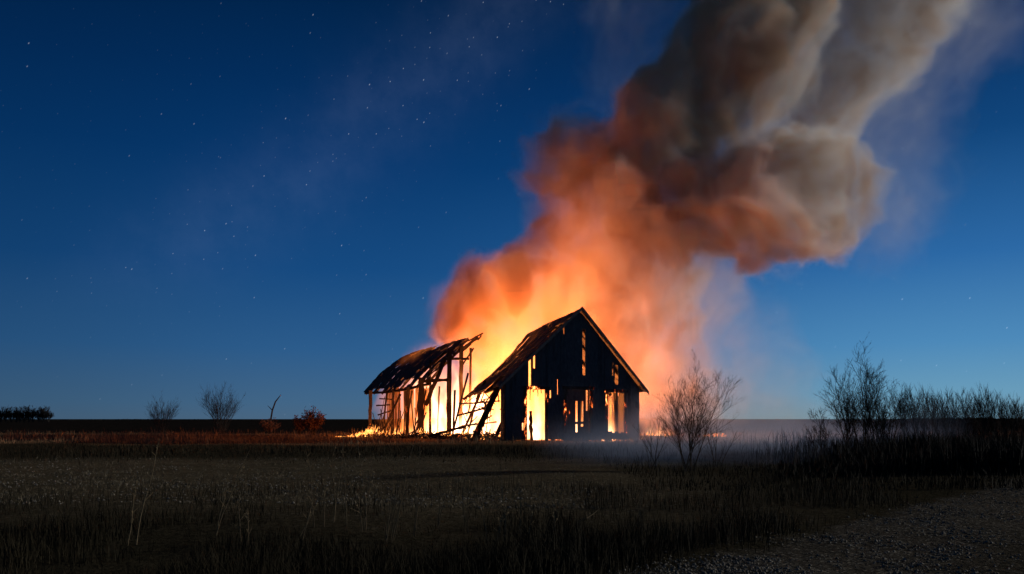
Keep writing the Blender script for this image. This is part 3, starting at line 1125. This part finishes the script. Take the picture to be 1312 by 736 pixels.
# ------------------------------------------------------------------ grass, stubble, gravel (uncountable)
def blades(name, xs, ys, hs, wid, mat, lean=0.35, seg=2):
    n = len(xs)
    a = rng.uniform(0, 2 * np.pi, n)
    la = rng.uniform(0, 2 * np.pi, n)
    lm = np.abs(rng.normal(0, lean, n)) * hs
    wx, wy = np.cos(a) * wid, np.sin(a) * wid
    z0 = gzn(xs, ys) - 0.02
    mx, my = xs + np.cos(la) * lm * 0.35, ys + np.sin(la) * lm * 0.35
    tx, ty = xs + np.cos(la) * lm, ys + np.sin(la) * lm
    P = np.stack([np.stack([xs - wx, ys - wy, z0], 1), np.stack([xs + wx, ys + wy, z0], 1),
                  np.stack([mx + wx * .7, my + wy * .7, z0 + hs * .6], 1), np.stack([mx - wx * .7, my - wy * .7, z0 + hs * .6], 1),
                  np.stack([tx, ty, z0 + hs], 1)], 1).reshape(-1, 3)
    b = np.arange(n) * 5
    quads = np.stack([b, b + 1, b + 2, b + 3], 1)
    tris = np.stack([b + 3, b + 2, b + 4], 1)
    me = bpy.data.meshes.new(name)
    me.vertices.add(n * 5)
    me.vertices.foreach_set('co', P.astype(np.float32).ravel())
    loops = np.concatenate([quads.ravel(), tris.ravel()])
    me.loops.add(len(loops))
    me.loops.foreach_set('vertex_index', loops.astype(np.int32))
    me.polygons.add(2 * n)
    starts = np.concatenate([np.arange(n) * 4, 4 * n + np.arange(n) * 3])
    me.polygons.foreach_set('loop_start', starts.astype(np.int32))
    me.update(calc_edges=True)
    me.validate()
    me.materials.append(mat)
    o = bpy.data.objects.new(name, me)
    col.objects.link(o)
    return tag(o, kind='stuff')


def scatter(n, y0, y1, px0, px1, power=1.0):
    y = 1.0 / (1.0 / y1 + (1.0 / y0 - 1.0 / y1) * rng.random(n) ** power)
    px = rng.uniform(px0, px1, n)
    return (px - HX) / F * y, y


def track_edge(x, y):
    return (x - 0.6) - (y - 6.0) * 0.93


# near turf
x, y = scatter(60000, 5.2, 15.0, -60, 1370)
k = track_edge(x, y) < rng.normal(-0.25, 0.35, len(x))
cl = fbm(x * 0.8, y * 0.8, x * 0, 3, 41)
k &= rng.random(len(x)) < np.clip((cl - 0.36) * 4.0, 0.02, 1) * np.where((y > 9.5) & (x < 1), 0.45, 1.0)
x, y, cl = x[k], y[k], cl[k]
blades('grass', x, y, rng.uniform(0.05, 0.26, len(x)) * np.clip(2.6 * cl - 0.5, 0.25, 1.7), 0.0035, M['blade'])
x, y = scatter(20000, 14.0, 42.0, -60, 1370)
k = ~((y > 13) & (y < 25) & (x < 2.5))
x, y = x[k], y[k]
blades('grass', x, y, rng.uniform(0.06, 0.28, len(x)) * np.clip(2.6 * fbm(x * .5, y * .5, x * 0, 3, 77) - 0.5, 0.2, 1.5), 0.008, M['blade'])
# dark verge of rank grass before the barn (photograph rows 575 to 595)
x, y = scatter(26000, 22.0, 42.0, -60, 1370)
k = rng.random(len(x)) < np.exp(-((y - 30.5 - 6 * (fbm(x * .15, y * .1, x * 0, 2, 24) - .5)) / 5.0) ** 2)
x, y = x[k], y[k]
blades('grass', x, y, rng.uniform(0.05, 0.24, len(x)) * np.clip(2.4 * fbm(x * .35, y * .35, x * 0, 3, 28) - 0.2, 0.2, 1.4), 0.010, M['blade'])
# dry grass belt around the barn, reddish in the firelight
x, y = scatter(22000, 40.0, 66.0, -60, 1370)
inside = (((x - L0.x) * U.x + (y - L0.y) * U.y) > -0.5) & (((x - L0.x) * U.x + (y - L0.y) * U.y) < 8.2) & (((x - L0.x) * V.x + (y - L0.y) * V.y) > -0.2) & (y < 60)
x, y = x[~inside], y[~inside]
blades('dry_grass', x, y, rng.uniform(0.08, 0.5, len(x)) * np.clip(2.4 * fbm(x * .3, y * .3, x * 0, 3, 8) - 0.4, 0.15, 1.6), 0.012, M['strawblade'])
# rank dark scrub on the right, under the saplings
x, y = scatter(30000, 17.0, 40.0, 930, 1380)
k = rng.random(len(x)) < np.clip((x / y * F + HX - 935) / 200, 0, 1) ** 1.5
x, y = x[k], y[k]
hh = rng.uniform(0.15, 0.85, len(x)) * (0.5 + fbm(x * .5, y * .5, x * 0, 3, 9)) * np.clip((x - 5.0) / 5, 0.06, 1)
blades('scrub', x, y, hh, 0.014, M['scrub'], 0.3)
# uneven far hedge line under the sky
x = rng.uniform(-1100, 1100, 5000); y = rng.uniform(850, 950, 5000)
blades('distant_hedge', x, y, 0.6 + 4.2 * np.clip(fbm(x * .012, x * 0, x * 0, 4, 33) - 0.42, 0, 1) * rng.uniform(0.6, 1.2, 5000) * 2, 1.6, M['scrub'], 0.05)
# stubble in the fallow strip
x, y = scatter(26000, 11.5, 26.0, -60, 800)
k = rng.random(len(x)) < np.clip((fbm(x * .9, y * .9, x * 0, 3, 19) - 0.35) * 3, 0.0, 1) * np.clip((5 - x) / 5, 0, 1)
x, y = x[k], y[k]
blades('stubble', x, y, rng.uniform(0.02, 0.09, len(x)), 0.006, M['straw'], 1.0)


def stones(name, x, y, r, mat):
    n = len(x)
    z = gzn(x, y) + r * 0.25
    base = np.array([(1, 0, 0), (-1, 0, 0), (0, 1, 0), (0, -1, 0), (0, 0, .75), (0, 0, -.6)])
    fs = np.array([(0, 2, 4), (2, 1, 4), (1, 3, 4), (3, 0, 4), (2, 0, 5), (1, 2, 5), (3, 1, 5), (0, 3, 5)])
    a = rng.uniform(0, 6.28, n)
    P = base[None] * (r[:, None, None] * rng.uniform(0.6, 1.35, (n, 6, 1)))
    ca, sa = np.cos(a)[:, None], np.sin(a)[:, None]
    px_ = P[..., 0] * ca - P[..., 1] * sa + x[:, None]
    py_ = P[..., 0] * sa + P[..., 1] * ca + y[:, None]
    P = np.stack([px_, py_, P[..., 2] + z[:, None]], -1).reshape(-1, 3)
    Fc = (fs[None] + (np.arange(n) * 6)[:, None, None]).reshape(-1, 3)
    me = bpy.data.meshes.new(name)
    me.from_pydata(P.tolist(), [], Fc.tolist())
    me.materials.append(mat)
    o = bpy.data.objects.new(name, me)
    col.objects.link(o)
    return tag(o, kind='stuff')


x, y = scatter(42000, 5.4, 17.0, 780, 1380)
e = track_edge(x, y)
k = (e > rng.normal(0.05, 0.25, len(x)))
k &= rng.random(len(x)) < np.clip((fbm(x * 1.4, y * 1.4, x * 0, 3, 55) - 0.36) * 3.4, 0.02, 1) * np.where((e > 2.3) & (e < 4.2), 0.35, 1.0)
x, y = x[k], y[k]
stones('gravel', x, y, 0.003 + 0.017 * rng.random(len(x)) ** 3, M['stone'])
x, y = scatter(5000, 11.5, 25.0, -60, 760)
k = rng.random(len(x)) < np.clip((fbm(x * .7, y * .7, x * 0, 3, 66) - 0.4) * 3, 0, 1)
x, y = x[k], y[k]
stones('field_stones', x, y, rng.uniform(0.008, 0.03, len(x)), M['stone'])


# ================================================================== fire
def fire_light(px, py, Y, power, rad, colr=(1.0, 0.27, 0.055)):
    ld = bpy.data.lights.new('firelight', 'POINT')
    ld.energy = power
    ld.color = colr
    ld.shadow_soft_size = rad
    o = bpy.data.objects.new('firelight', ld)
    col.objects.link(o)
    o.location = at(px, py, Y)
    return o


FIRE_POWER = 2.5
for px, py, Y, p, r in ((560, 535, 61, 2600, 0.8), (620, 525, 57, 3200, 0.8), (690, 520, 50, 1800, 0.6), (770, 525, 51, 1500, 0.6),
                        (668, 480, 63, 800, 1.0), (745, 460, 68, 1700, 1.0), (810, 490, 68, 1500, 1.0), (478, 548, 55.5, 90, 0.25), (515, 550, 58, 130, 0.3)):
    fire_light(px, py, Y, p * FIRE_POWER, r)

# flame volume, also carrying the glow added in the smoke
fo = np.array((-15.0, 43.9, 0.0)); fv = 0.15
fn = (int(28.5 / fv), int(26.5 / fv), int(20 / fv))
fx = fo[0] + fv * np.arange(fn[0]); fy = fo[1] + fv * np.arange(fn[1]); fz_ = fo[2] + fv * np.arange(fn[2])
FX, FY, FZ = [a.astype(np.float32) for a in np.meshgrid(fx, fy, fz_, indexing='ij')]
wx = (fbm(FX * .7, FY * .7, FZ * .30, 2, 71) - .5)
wy = (fbm(FX * .7, FY * .7, FZ * .30, 2, 81) - .5)
tong = fbm(FX * 1.3, FY * 1.3, FZ * 0.45, 4, 91, gain=0.6)
WX, WY = FX + wx * 1.6 * (0.3 + FZ * 0.25), FY + wy * 1.6 * (0.3 + FZ * 0.25)
E = np.zeros(fn, np.float32)


def flame(px, Y, rad, hgt, inten, ry=None, lean=0.0):
    c = on_ground(px, Y)
    ry = ry or rad
    r2 = ((WX - c.x - lean * FZ) / rad) ** 2 + ((WY - c.y) / ry) ** 2
    f = 1.0 - r2 - (FZ / hgt) ** 1.2 + 1.5 * (tong - 0.5)
    np.maximum(E, inten * np.clip(f, 0, 1.2) ** 1.4, out=E)


# inside the front bay
for u, v, rad, h, it in ((1.5, 2.2, 1.2, 3.9, 3.6), (3.2, 3.2, 1.0, 2.4, 2.5), (5.0, 2.6, 1.1, 2.2, 2.4), (6.3, 1.3, 0.8, 2.0, 4.0), (6.6, 2.2, 0.9, 2.0, 3.0), (3.6, 6.5, 1.8, 6.3, 1.6), (5.6, 6.2, 1.5, 4.0, 1.5), (1.4, 6.5, 1.6, 4.2, 2.0)):
    p = bp(u, v, 0)
    flame(HX + p.x / p.y * F, p.y, rad, h, it)
# the open bay between the roof remnants
for px, Y, rad, h, it in ((560, 60, 1.5, 5.0, 4.0), (585, 58, 1.3, 6.0, 4.0), (607, 56, 1.5, 5.0, 4.0), (630, 51, 1.1, 3.6, 4.0), (640, 48.5, 0.9, 3.2, 4.0), (600, 63, 2.2, 7.5, 0.8), (640, 62, 2.6, 8.0, 0.6)):
    flame(px, Y, rad, h, it)
# along the rear bay
for px, Y, rad, h, it in ((503, 61, 0.9, 1.1, 1.4), (518, 60.5, 1.0, 1.2, 1.8), (535, 60, 1.0, 1.7, 3.0), (485, 61, 0.8, 1.0, 2.0), (540, 63, 2.0, 6.5, 1.5), (512, 65.5, 1.6, 3.6, 0.9), (570, 63, 2.2, 7.5, 1.8)):
    flame(px, Y, rad, h, it)
# right of the barn
for px, Y, rad, h, it in ((835, 58, 1.3, 1.3, 1.6), (860, 60, 1.3, 0.9, 1.2)):
    flame(px, Y, rad, h, it)
edge = np.minimum.reduce([np.clip((fo[2] + fv * fn[2] - 0.3 - FZ) / 1.2, 0, 1)])
streak = fbm(WX * 2.0, WY * 2.0, FZ * 0.55, 3, 95, gain=0.65)
E *= edge * (0.05 + 9.0 * np.clip(streak - 0.27, 0, 1) ** 1.6)
# orange emission put in the smoke for firelight on it, fading with height
puff = fbm(FX * .38 + wx, FY * .38, FZ * .30 + wy, 3, 97, billow=True)


def smoke_glow(px, py, Y, rad, inten, sy=0.8):
    c = at(px, py, Y)
    r2 = ((FX - c.x) / rad) ** 2 + ((FY - c.y) / (rad * sy)) ** 2 + ((FZ - c.z) / rad) ** 2
    f = np.clip(1.0 - r2 - 0.9 * (puff - 0.2), 0, 1)
    E[:] = E + 1.85 * inten * f * edge


for g in ((640, 440, 63, 4.6, 0.12), (690, 420, 63, 5.0, 0.13), (740, 450, 64, 5.2, 0.12), (800, 460, 64, 5.0, 0.10), (850, 500, 63, 4.0, 0.10),
          (720, 370, 63, 4.6, 0.11), (775, 380, 63, 4.8, 0.09), (830, 410, 64, 4.2, 0.06), (745, 310, 62, 4.0, 0.075), (790, 320, 62, 4.0, 0.06),
          (600, 410, 63, 2.8, 0.12), (735, 255, 61, 3.4, 0.035), (645, 470, 64, 3.6, 0.15), (525, 508, 65, 3.0, 0.30), (556, 482, 64, 3.2, 0.30), (505, 525, 65, 2.0, 0.25), (610, 360, 63, 2.4, 0.07), (585, 395, 62, 2.6, 0.10)):
    smoke_glow(*g)
E[E < 0.004] = 0
for ax_, G_ in ((0, FX), (1, FY)):
    E *= np.clip((G_ - fo[ax_]) / 1.0, 0, 1) * np.clip((fo[ax_] + fv * fn[ax_] - 0.4 - G_) / 1.5, 0, 1)
fm, t = new_mat('flame_glow_volume')
vi = t.n('ShaderNodeAttribute', attribute_name='density')
d = vi.outputs['Fac']
ec = t.ramp(t.m('DIVIDE', d, 5.0), [(0.0, (1.0, 0.21, 0.03, 1)), (0.06, (1.0, 0.23, 0.035, 1)), (0.22, (1.0, 0.38, 0.11, 1)), (0.7, (1.0, 0.66, 0.42, 1))])
em = t.n('ShaderNodeEmission', {0: ec, 1: t.m('MULTIPLY', d, 0.52)})
t.t.links.new(em.outputs[0], t.n('ShaderNodeOutputMaterial').inputs['Volume'])
fire = grid_volume('fire', E, tuple(float(a) for a in fo), fv, fm)
tag(fire, 'bright yellow flames filling the burning barn', kind='stuff')
del edge, puff, streak, FX, FY, FZ, wx, wy, tong, WX, WY

# small flames licking along the ground and the burning timbers
fm2, t = new_mat('flame_tongue')
pz = t.n('ShaderNodeNewGeometry').outputs['Position']
nn = t.noise(pz, 6.0, 3.0, 0.6)
ec = t.ramp(nn, [(0.3, (1.0, 0.16, 0.02, 1)), (0.6, (1.0, 0.38, 0.08, 1)), (0.8, (1.0, 0.55, 0.2, 1))])
em = t.n('ShaderNodeEmission', {0: ec, 1: t.mr(nn, 0.3, 0.75, 0.8, 5.0)})
out_surf(t, em.outputs[0])
mb = MB()


def tongue(p, h, w_):
    lean = Vector((random.uniform(-0.1, 0.35), random.uniform(-0.2, 0.2), 0))
    pts = [p, p + Vector((0, 0, h * 0.3)) + lean * h * 0.15, p + Vector((random.gauss(0, .06) * h, 0, h * 0.65)) + lean * h * 0.5, p + Vector((0, 0, h)) + lean * h]
    mb.tube([Vector(q_) for q_ in pts], [w_ * 0.6, w_, w_ * 0.55, 0.004], 4)


for k in range(150):
    f = random.random()
    px = 430 + 48 * f
    Y = 54.5 + 1.5 * f + random.gauss(0, 0.25)
    p = on_ground(px, Y)
    h = (0.06 + 1.0 * f ** 2.2) * random.uniform(0.3, 1.0)
    tongue(p, h, 0.02 + 0.05 * random.random() * (0.4 + f))
for k in range(230):
    f = random.random()
    px = 470 + 185 * f
    Y = 57.5 - 11 * f + random.gauss(0, 0.6)
    p = on_ground(px, Y)
    h = random.uniform(0.08, 0.55) * random.choice((0.5, 1, 1.4))
    tongue(p, h, random.uniform(0.02, 0.07))
for k in range(60):
    px = random.choice((random.uniform(760, 818), random.uniform(820, 865), random.uniform(895, 930)))
    Y = 50 + random.gauss(0, 0.5) if px < 819 else 57 + random.gauss(0, 1)
    p = on_ground(px, Y)
    if px < 819: p = bp((px - 648) / 22.0, random.uniform(0.5, 1.2), 0)
    tongue(p, random.uniform(0.06, 0.3), random.uniform(0.02, 0.07))
tag(mb.build('flames', fm2), 'small flames licking along the ground', kind='stuff')

# ================================================================== smoke
BLOBS = []   # px, py, radius px, depth m, density, body it belongs to
BODY = [0]


def S(px, py, r, dens, Y=60.0, dy=0.0):
    BLOBS.append((px, py, r, Y + dy, dens, BODY[0]))


def arm(pts, dens, n, jit, Y=60.0, fat=1.0):
    P = np.array(pts, float)
    tt = np.linspace(0, len(P) - 1.001, n)
    for q in tt:
        i = int(q); f = q - i
        x_, y_, r_ = P[i] * (1 - f) + P[i + 1] * f
        S(x_ + random.gauss(0, jit) * r_, y_ + random.gauss(0, jit) * r_, r_ * random.uniform(0.85, 1.1) * fat, dens, Y, random.gauss(0, jit) * r_ * 0.06)


# column rising from the fire
arm([(735, 540, 120), (750, 470, 120), (775, 400, 108), (785, 340, 90), (785, 290, 76), (765, 250, 62)], 0.20, 16, 0.12, 63)
arm([(640, 470, 70), (650, 430, 70), (690, 390, 75), (720, 340, 70), (745, 290, 60)], 0.16, 10, 0.15, 64)
arm([(850, 540, 70), (860, 460, 65), (865, 390, 60), (865, 330, 50)], 0.12, 8, 0.12, 63)
for b in ((572, 402, 36), (590, 380, 34), (562, 420, 30), (612, 368, 36), (586, 412, 30), (606, 388, 30), (630, 374, 30), (655, 362, 34), (604, 430, 40), (576, 428, 20), (640, 400, 40), (676, 345, 34), (706, 318, 36), (722, 285, 34)):
    S(*b, 0.42, 62, random.gauss(0, 1))
BODY[0] = 1
# pink grey billows at the throat
for b in ((795, 245, 40), (820, 240, 36), (845, 255, 34), (815, 270, 42), (845, 290, 42), (780, 225, 30), (862, 315, 34), (790, 290, 40)):
    S(*b, 0.20, 57.5, random.gauss(0, 1.0))
BODY[0] = 2
# upper left lobe
for b in ((705, 190, 50), (735, 175, 46), (690, 215, 42), (760, 205, 50), (725, 225, 46), (790, 205, 45)):
    S(*b, 0.27, 61, random.gauss(0, 1.2))
# the dark main arm
arm([(800, 205, 54), (845, 170, 60), (885, 125, 66), (925, 72, 70), (968, 18, 74), (1000, -40, 80), (1035, -110, 90)], 0.40, 24, 0.14, 60)
BODY[0] = 3
# second arm behind
arm([(1000, 235, 50), (1035, 175, 54), (1070, 115, 60), (1112, 60, 64), (1152, 10, 66), (1195, -60, 75)], 0.17, 22, 0.14, 66)
BODY[0] = 4
# big rolling billow on the right
for b in ((930, 270, 80), (975, 285, 78), (1020, 255, 84), (1045, 225, 66), (1070, 265, 58), (1095, 265, 40), (1040, 300, 50), (950, 315, 50), (985, 240, 80), (1085, 295, 34), (1025, 195, 46), (1050, 190, 34), (1005, 200, 40), (1085, 220, 36), (1100, 240, 34)):
    S(*b, 0.28, 59, random.gauss(0, 1.0))
arm([(850, 225, 60), (890, 260, 66), (930, 280, 70)], 0.30, 8, 0.1, 60)
BODY[0] = 5
# light fringes and veils
for b in ((925, 205, 40), (950, 225, 42), (945, 180, 36), (965, 250, 40), (975, 195, 34), (910, 235, 40), (985, 150, 44), (1005, 100, 46), (1030, 60, 46), (1050, 10, 50), (1075, -40, 50), (1000, 200, 40), (935, 240, 46), (915, 200, 46), (950, 205, 46), (965, 225, 46), (920, 178, 44), (900, 195, 44), (935, 160, 40), (925, 200, 50)):
    S(*b, 0.27, 60.5, 0)
arm([(940, 215, 26), (985, 150, 30), (1020, 90, 30), (1045, 30, 28), (1055, -30, 30)], 0.22, 14, 0.08, 57)
arm([(1120, 110, 30), (1155, 60, 28), (1200, 15, 26), (1250, -20, 30)], 0.16, 12, 0.08, 63)
arm([(890, 300, 46), (900, 360, 52), (905, 430, 55), (925, 500, 60)], 0.07, 12, 0.1, 61)
for b in ((1150, 210, 120), (1225, 50, 90), (1130, 300, 90), (1275, 30, 90), (1150, 130, 100)):
    S(*b, 0.013, 64, random.gauss(0, 2))
for b in ((830, 60, 95), (800, 120, 70), (880, 20, 90), (780, 15, 60)):
    S(*b, 0.018, 62, random.gauss(0, 2))
for b in ((930, 430, 80), (955, 490, 90), (1000, 520, 100)):
    S(*b, 0.016, 62, 0)
for b in ((700, 300, 50), (690, 270, 40), (560, 400, 40)):
    S(*b, 0.05, 62, 0)

so = np.array((-10.0, 48.0, 0.0)); sv = 0.21
sn = (int(54 / sv), int(27 / sv), int(41 / sv))
sx_ = so[0] + sv * np.arange(sn[0]); sy_ = so[1] + sv * np.arange(sn[1]); sz_ = so[2] + sv * np.arange(sn[2])
GX, GY, GZ = [a.astype(np.float32) for a in np.meshgrid(sx_, sy_, sz_, indexing='ij')]
w1 = [fbm(GX * .17, GY * .17, GZ * .17, 2, 101 + 10 * i) - .5 for i in range(3)]
PX, PY, PZ = GX + 3.4 * w1[0], GY + 3.4 * w1[1], GZ + 3.0 * w1[2]
w2 = [fbm(PX * .55, PY * .55, PZ * .55, 2, 141 + 10 * i) - .5 for i in range(3)]
PX += 1.5 * w2[0]; PY += 1.5 * w2[1]; PZ += 1.5 * w2[2]
bil = fbm(PX * .42, PY * .42, PZ * .42, 4, 181, billow=True, gain=0.5)
fine = fbm(PX * .9, PY * .9, PZ * .7, 3, 201)
D_ = np.zeros(sn, np.float32)
for body_id in range(6):
    FS = np.zeros(sn, np.float32); WS = np.zeros(sn, np.float32)
    for px, py, r, Y, dn, bid in BLOBS:
        if bid != body_id: continue
        c = at(px, py, Y)
        rr = r / F * Y * 1.22
        pad = rr + 3.6
        i0 = [max(0, int((c[k] - pad - so[k]) / sv)) for k in range(3)]
        i1 = [min(sn[k], int((c[k] + pad - so[k]) / sv) + 1) for k in range(3)]
        if any(i1[k] <= i0[k] for k in range(3)): continue
        sl = tuple(slice(i0[k], i1[k]) for k in range(3))
        r2 = ((PX[sl] - c.x) ** 2 + (PY[sl] - c.y) ** 2 + (PZ[sl] - c.z) ** 2) / (rr * rr)
        q = np.clip(1 - r2, 0, 1) ** 2
        FS[sl] = FS[sl] + q
        WS[sl] = WS[sl] + q * dn
    DN = WS / np.maximum(FS, 1e-5)
    f = FS - (0.95, 1.0, 0.85, 0.85, 0.95, 0.85)[body_id] * (bil - 0.12) * np.clip(1.4 - FS * 0.5, 0.3, 1.4)
    body = np.clip((f - 0.02) / (0.55, 0.38, 0.6, 0.8, 0.34, 0.95)[body_id], 0, 1)
    body = body * body * (3 - 2 * body)
    D_ += DN * body * (0.12 + 3.4 * np.clip(fine - 0.1, 0, 1) ** 1.8)
    D_ += (0.03, 0.03, 0.07, 0.10, 0.04, 0.10)[body_id] * DN * np.clip(FS, 0, 1)      # thin halo that lets the edge melt into the air
D_ *= np.clip((GZ - 0.5) / 2.0, 0, 1)
for ax, G_ in ((0, GX), (1, GY), (2, GZ)):
    lo, hi = so[ax], so[ax] + sv * sn[ax]
    D_ *= np.clip((G_ - lo) / 1.0, 0, 1) * np.clip((hi - sv * 2 - G_) / 1.5, 0, 1)
D_[D_ < 0.0015] = 0
sm, t = new_mat('smoke_volume')
SMOKE_K = 2.0
vi = t.n('ShaderNodeAttribute', attribute_name='density')
d = vi.outputs['Fac']
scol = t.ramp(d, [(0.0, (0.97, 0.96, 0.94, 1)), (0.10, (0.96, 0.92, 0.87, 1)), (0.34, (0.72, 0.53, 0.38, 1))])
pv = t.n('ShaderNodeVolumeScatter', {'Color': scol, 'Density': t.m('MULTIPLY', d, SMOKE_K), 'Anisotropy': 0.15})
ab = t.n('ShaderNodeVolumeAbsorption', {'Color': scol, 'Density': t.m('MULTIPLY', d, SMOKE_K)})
ad = t.n('ShaderNodeAddShader', {0: pv.outputs[0], 1: ab.outputs[0]})
t.t.links.new(ad.outputs[0], t.n('ShaderNodeOutputMaterial').inputs['Volume'])
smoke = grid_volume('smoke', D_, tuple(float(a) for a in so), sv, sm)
tag(smoke, 'tall smoke plume rising from the burning barn', kind='stuff')
del GX, GY, GZ, PX, PY, PZ, bil, fine, FS, WS, DN, w1, w2

# low bluish smoke drifting over the grass to the right of the barn
go_ = np.array((0.5, 18.5, 0.0)); gv = 0.3
gn = (int(28 / gv), int(40 / gv), int(6.0 / gv))
ax = [go_[i] + gv * np.arange(gn[i]) for i in range(3)]
GX, GY, GZ = [a.astype(np.float32) for a in np.meshgrid(*ax, indexing='ij')]
pxs = HX + GX / GY * F
cl = fbm(GX * .25, GY * .25, GZ * .5, 4, 301)
env = np.clip((pxs - 670) / 200, 0, 1) * np.clip((1250 - pxs) / 250, 0, 1)
env *= np.clip((GX - go_[0]) / 2, 0, 1) * np.clip((go_[0] + 28 - 1 - GX) / 6, 0, 1) * np.clip((GY - 19) / 5, 0, 1) * np.clip((57 - GY) / 14, 0, 1)
vert = np.clip(1 - GZ / (0.5 + 5.0 * cl ** 1.5 * np.clip((GY - 18) / 18, 0.15, 1)), 0, 1) ** 1.6
G = env * vert * np.clip((cl - 0.25) * 2.2, 0, 1)
G[G < 0.004] = 0
gm, t = new_mat('ground_smoke_volume')
vi = t.n('ShaderNodeAttribute', attribute_name='density')
pv = t.n('ShaderNodeVolumeScatter', {'Color': (0.46, 0.66, 0.99, 1), 'Density': t.m('MULTIPLY', vi.outputs['Fac'], 0.12), 'Anisotropy': 0.0})
t.t.links.new(pv.outputs[0], t.n('ShaderNodeOutputMaterial').inputs['Volume'])
gs = grid_volume('ground_smoke', G, tuple(float(a) for a in go_), gv, gm)
tag(gs, 'thin smoke drifting low over the grass right of the barn', kind='stuff')
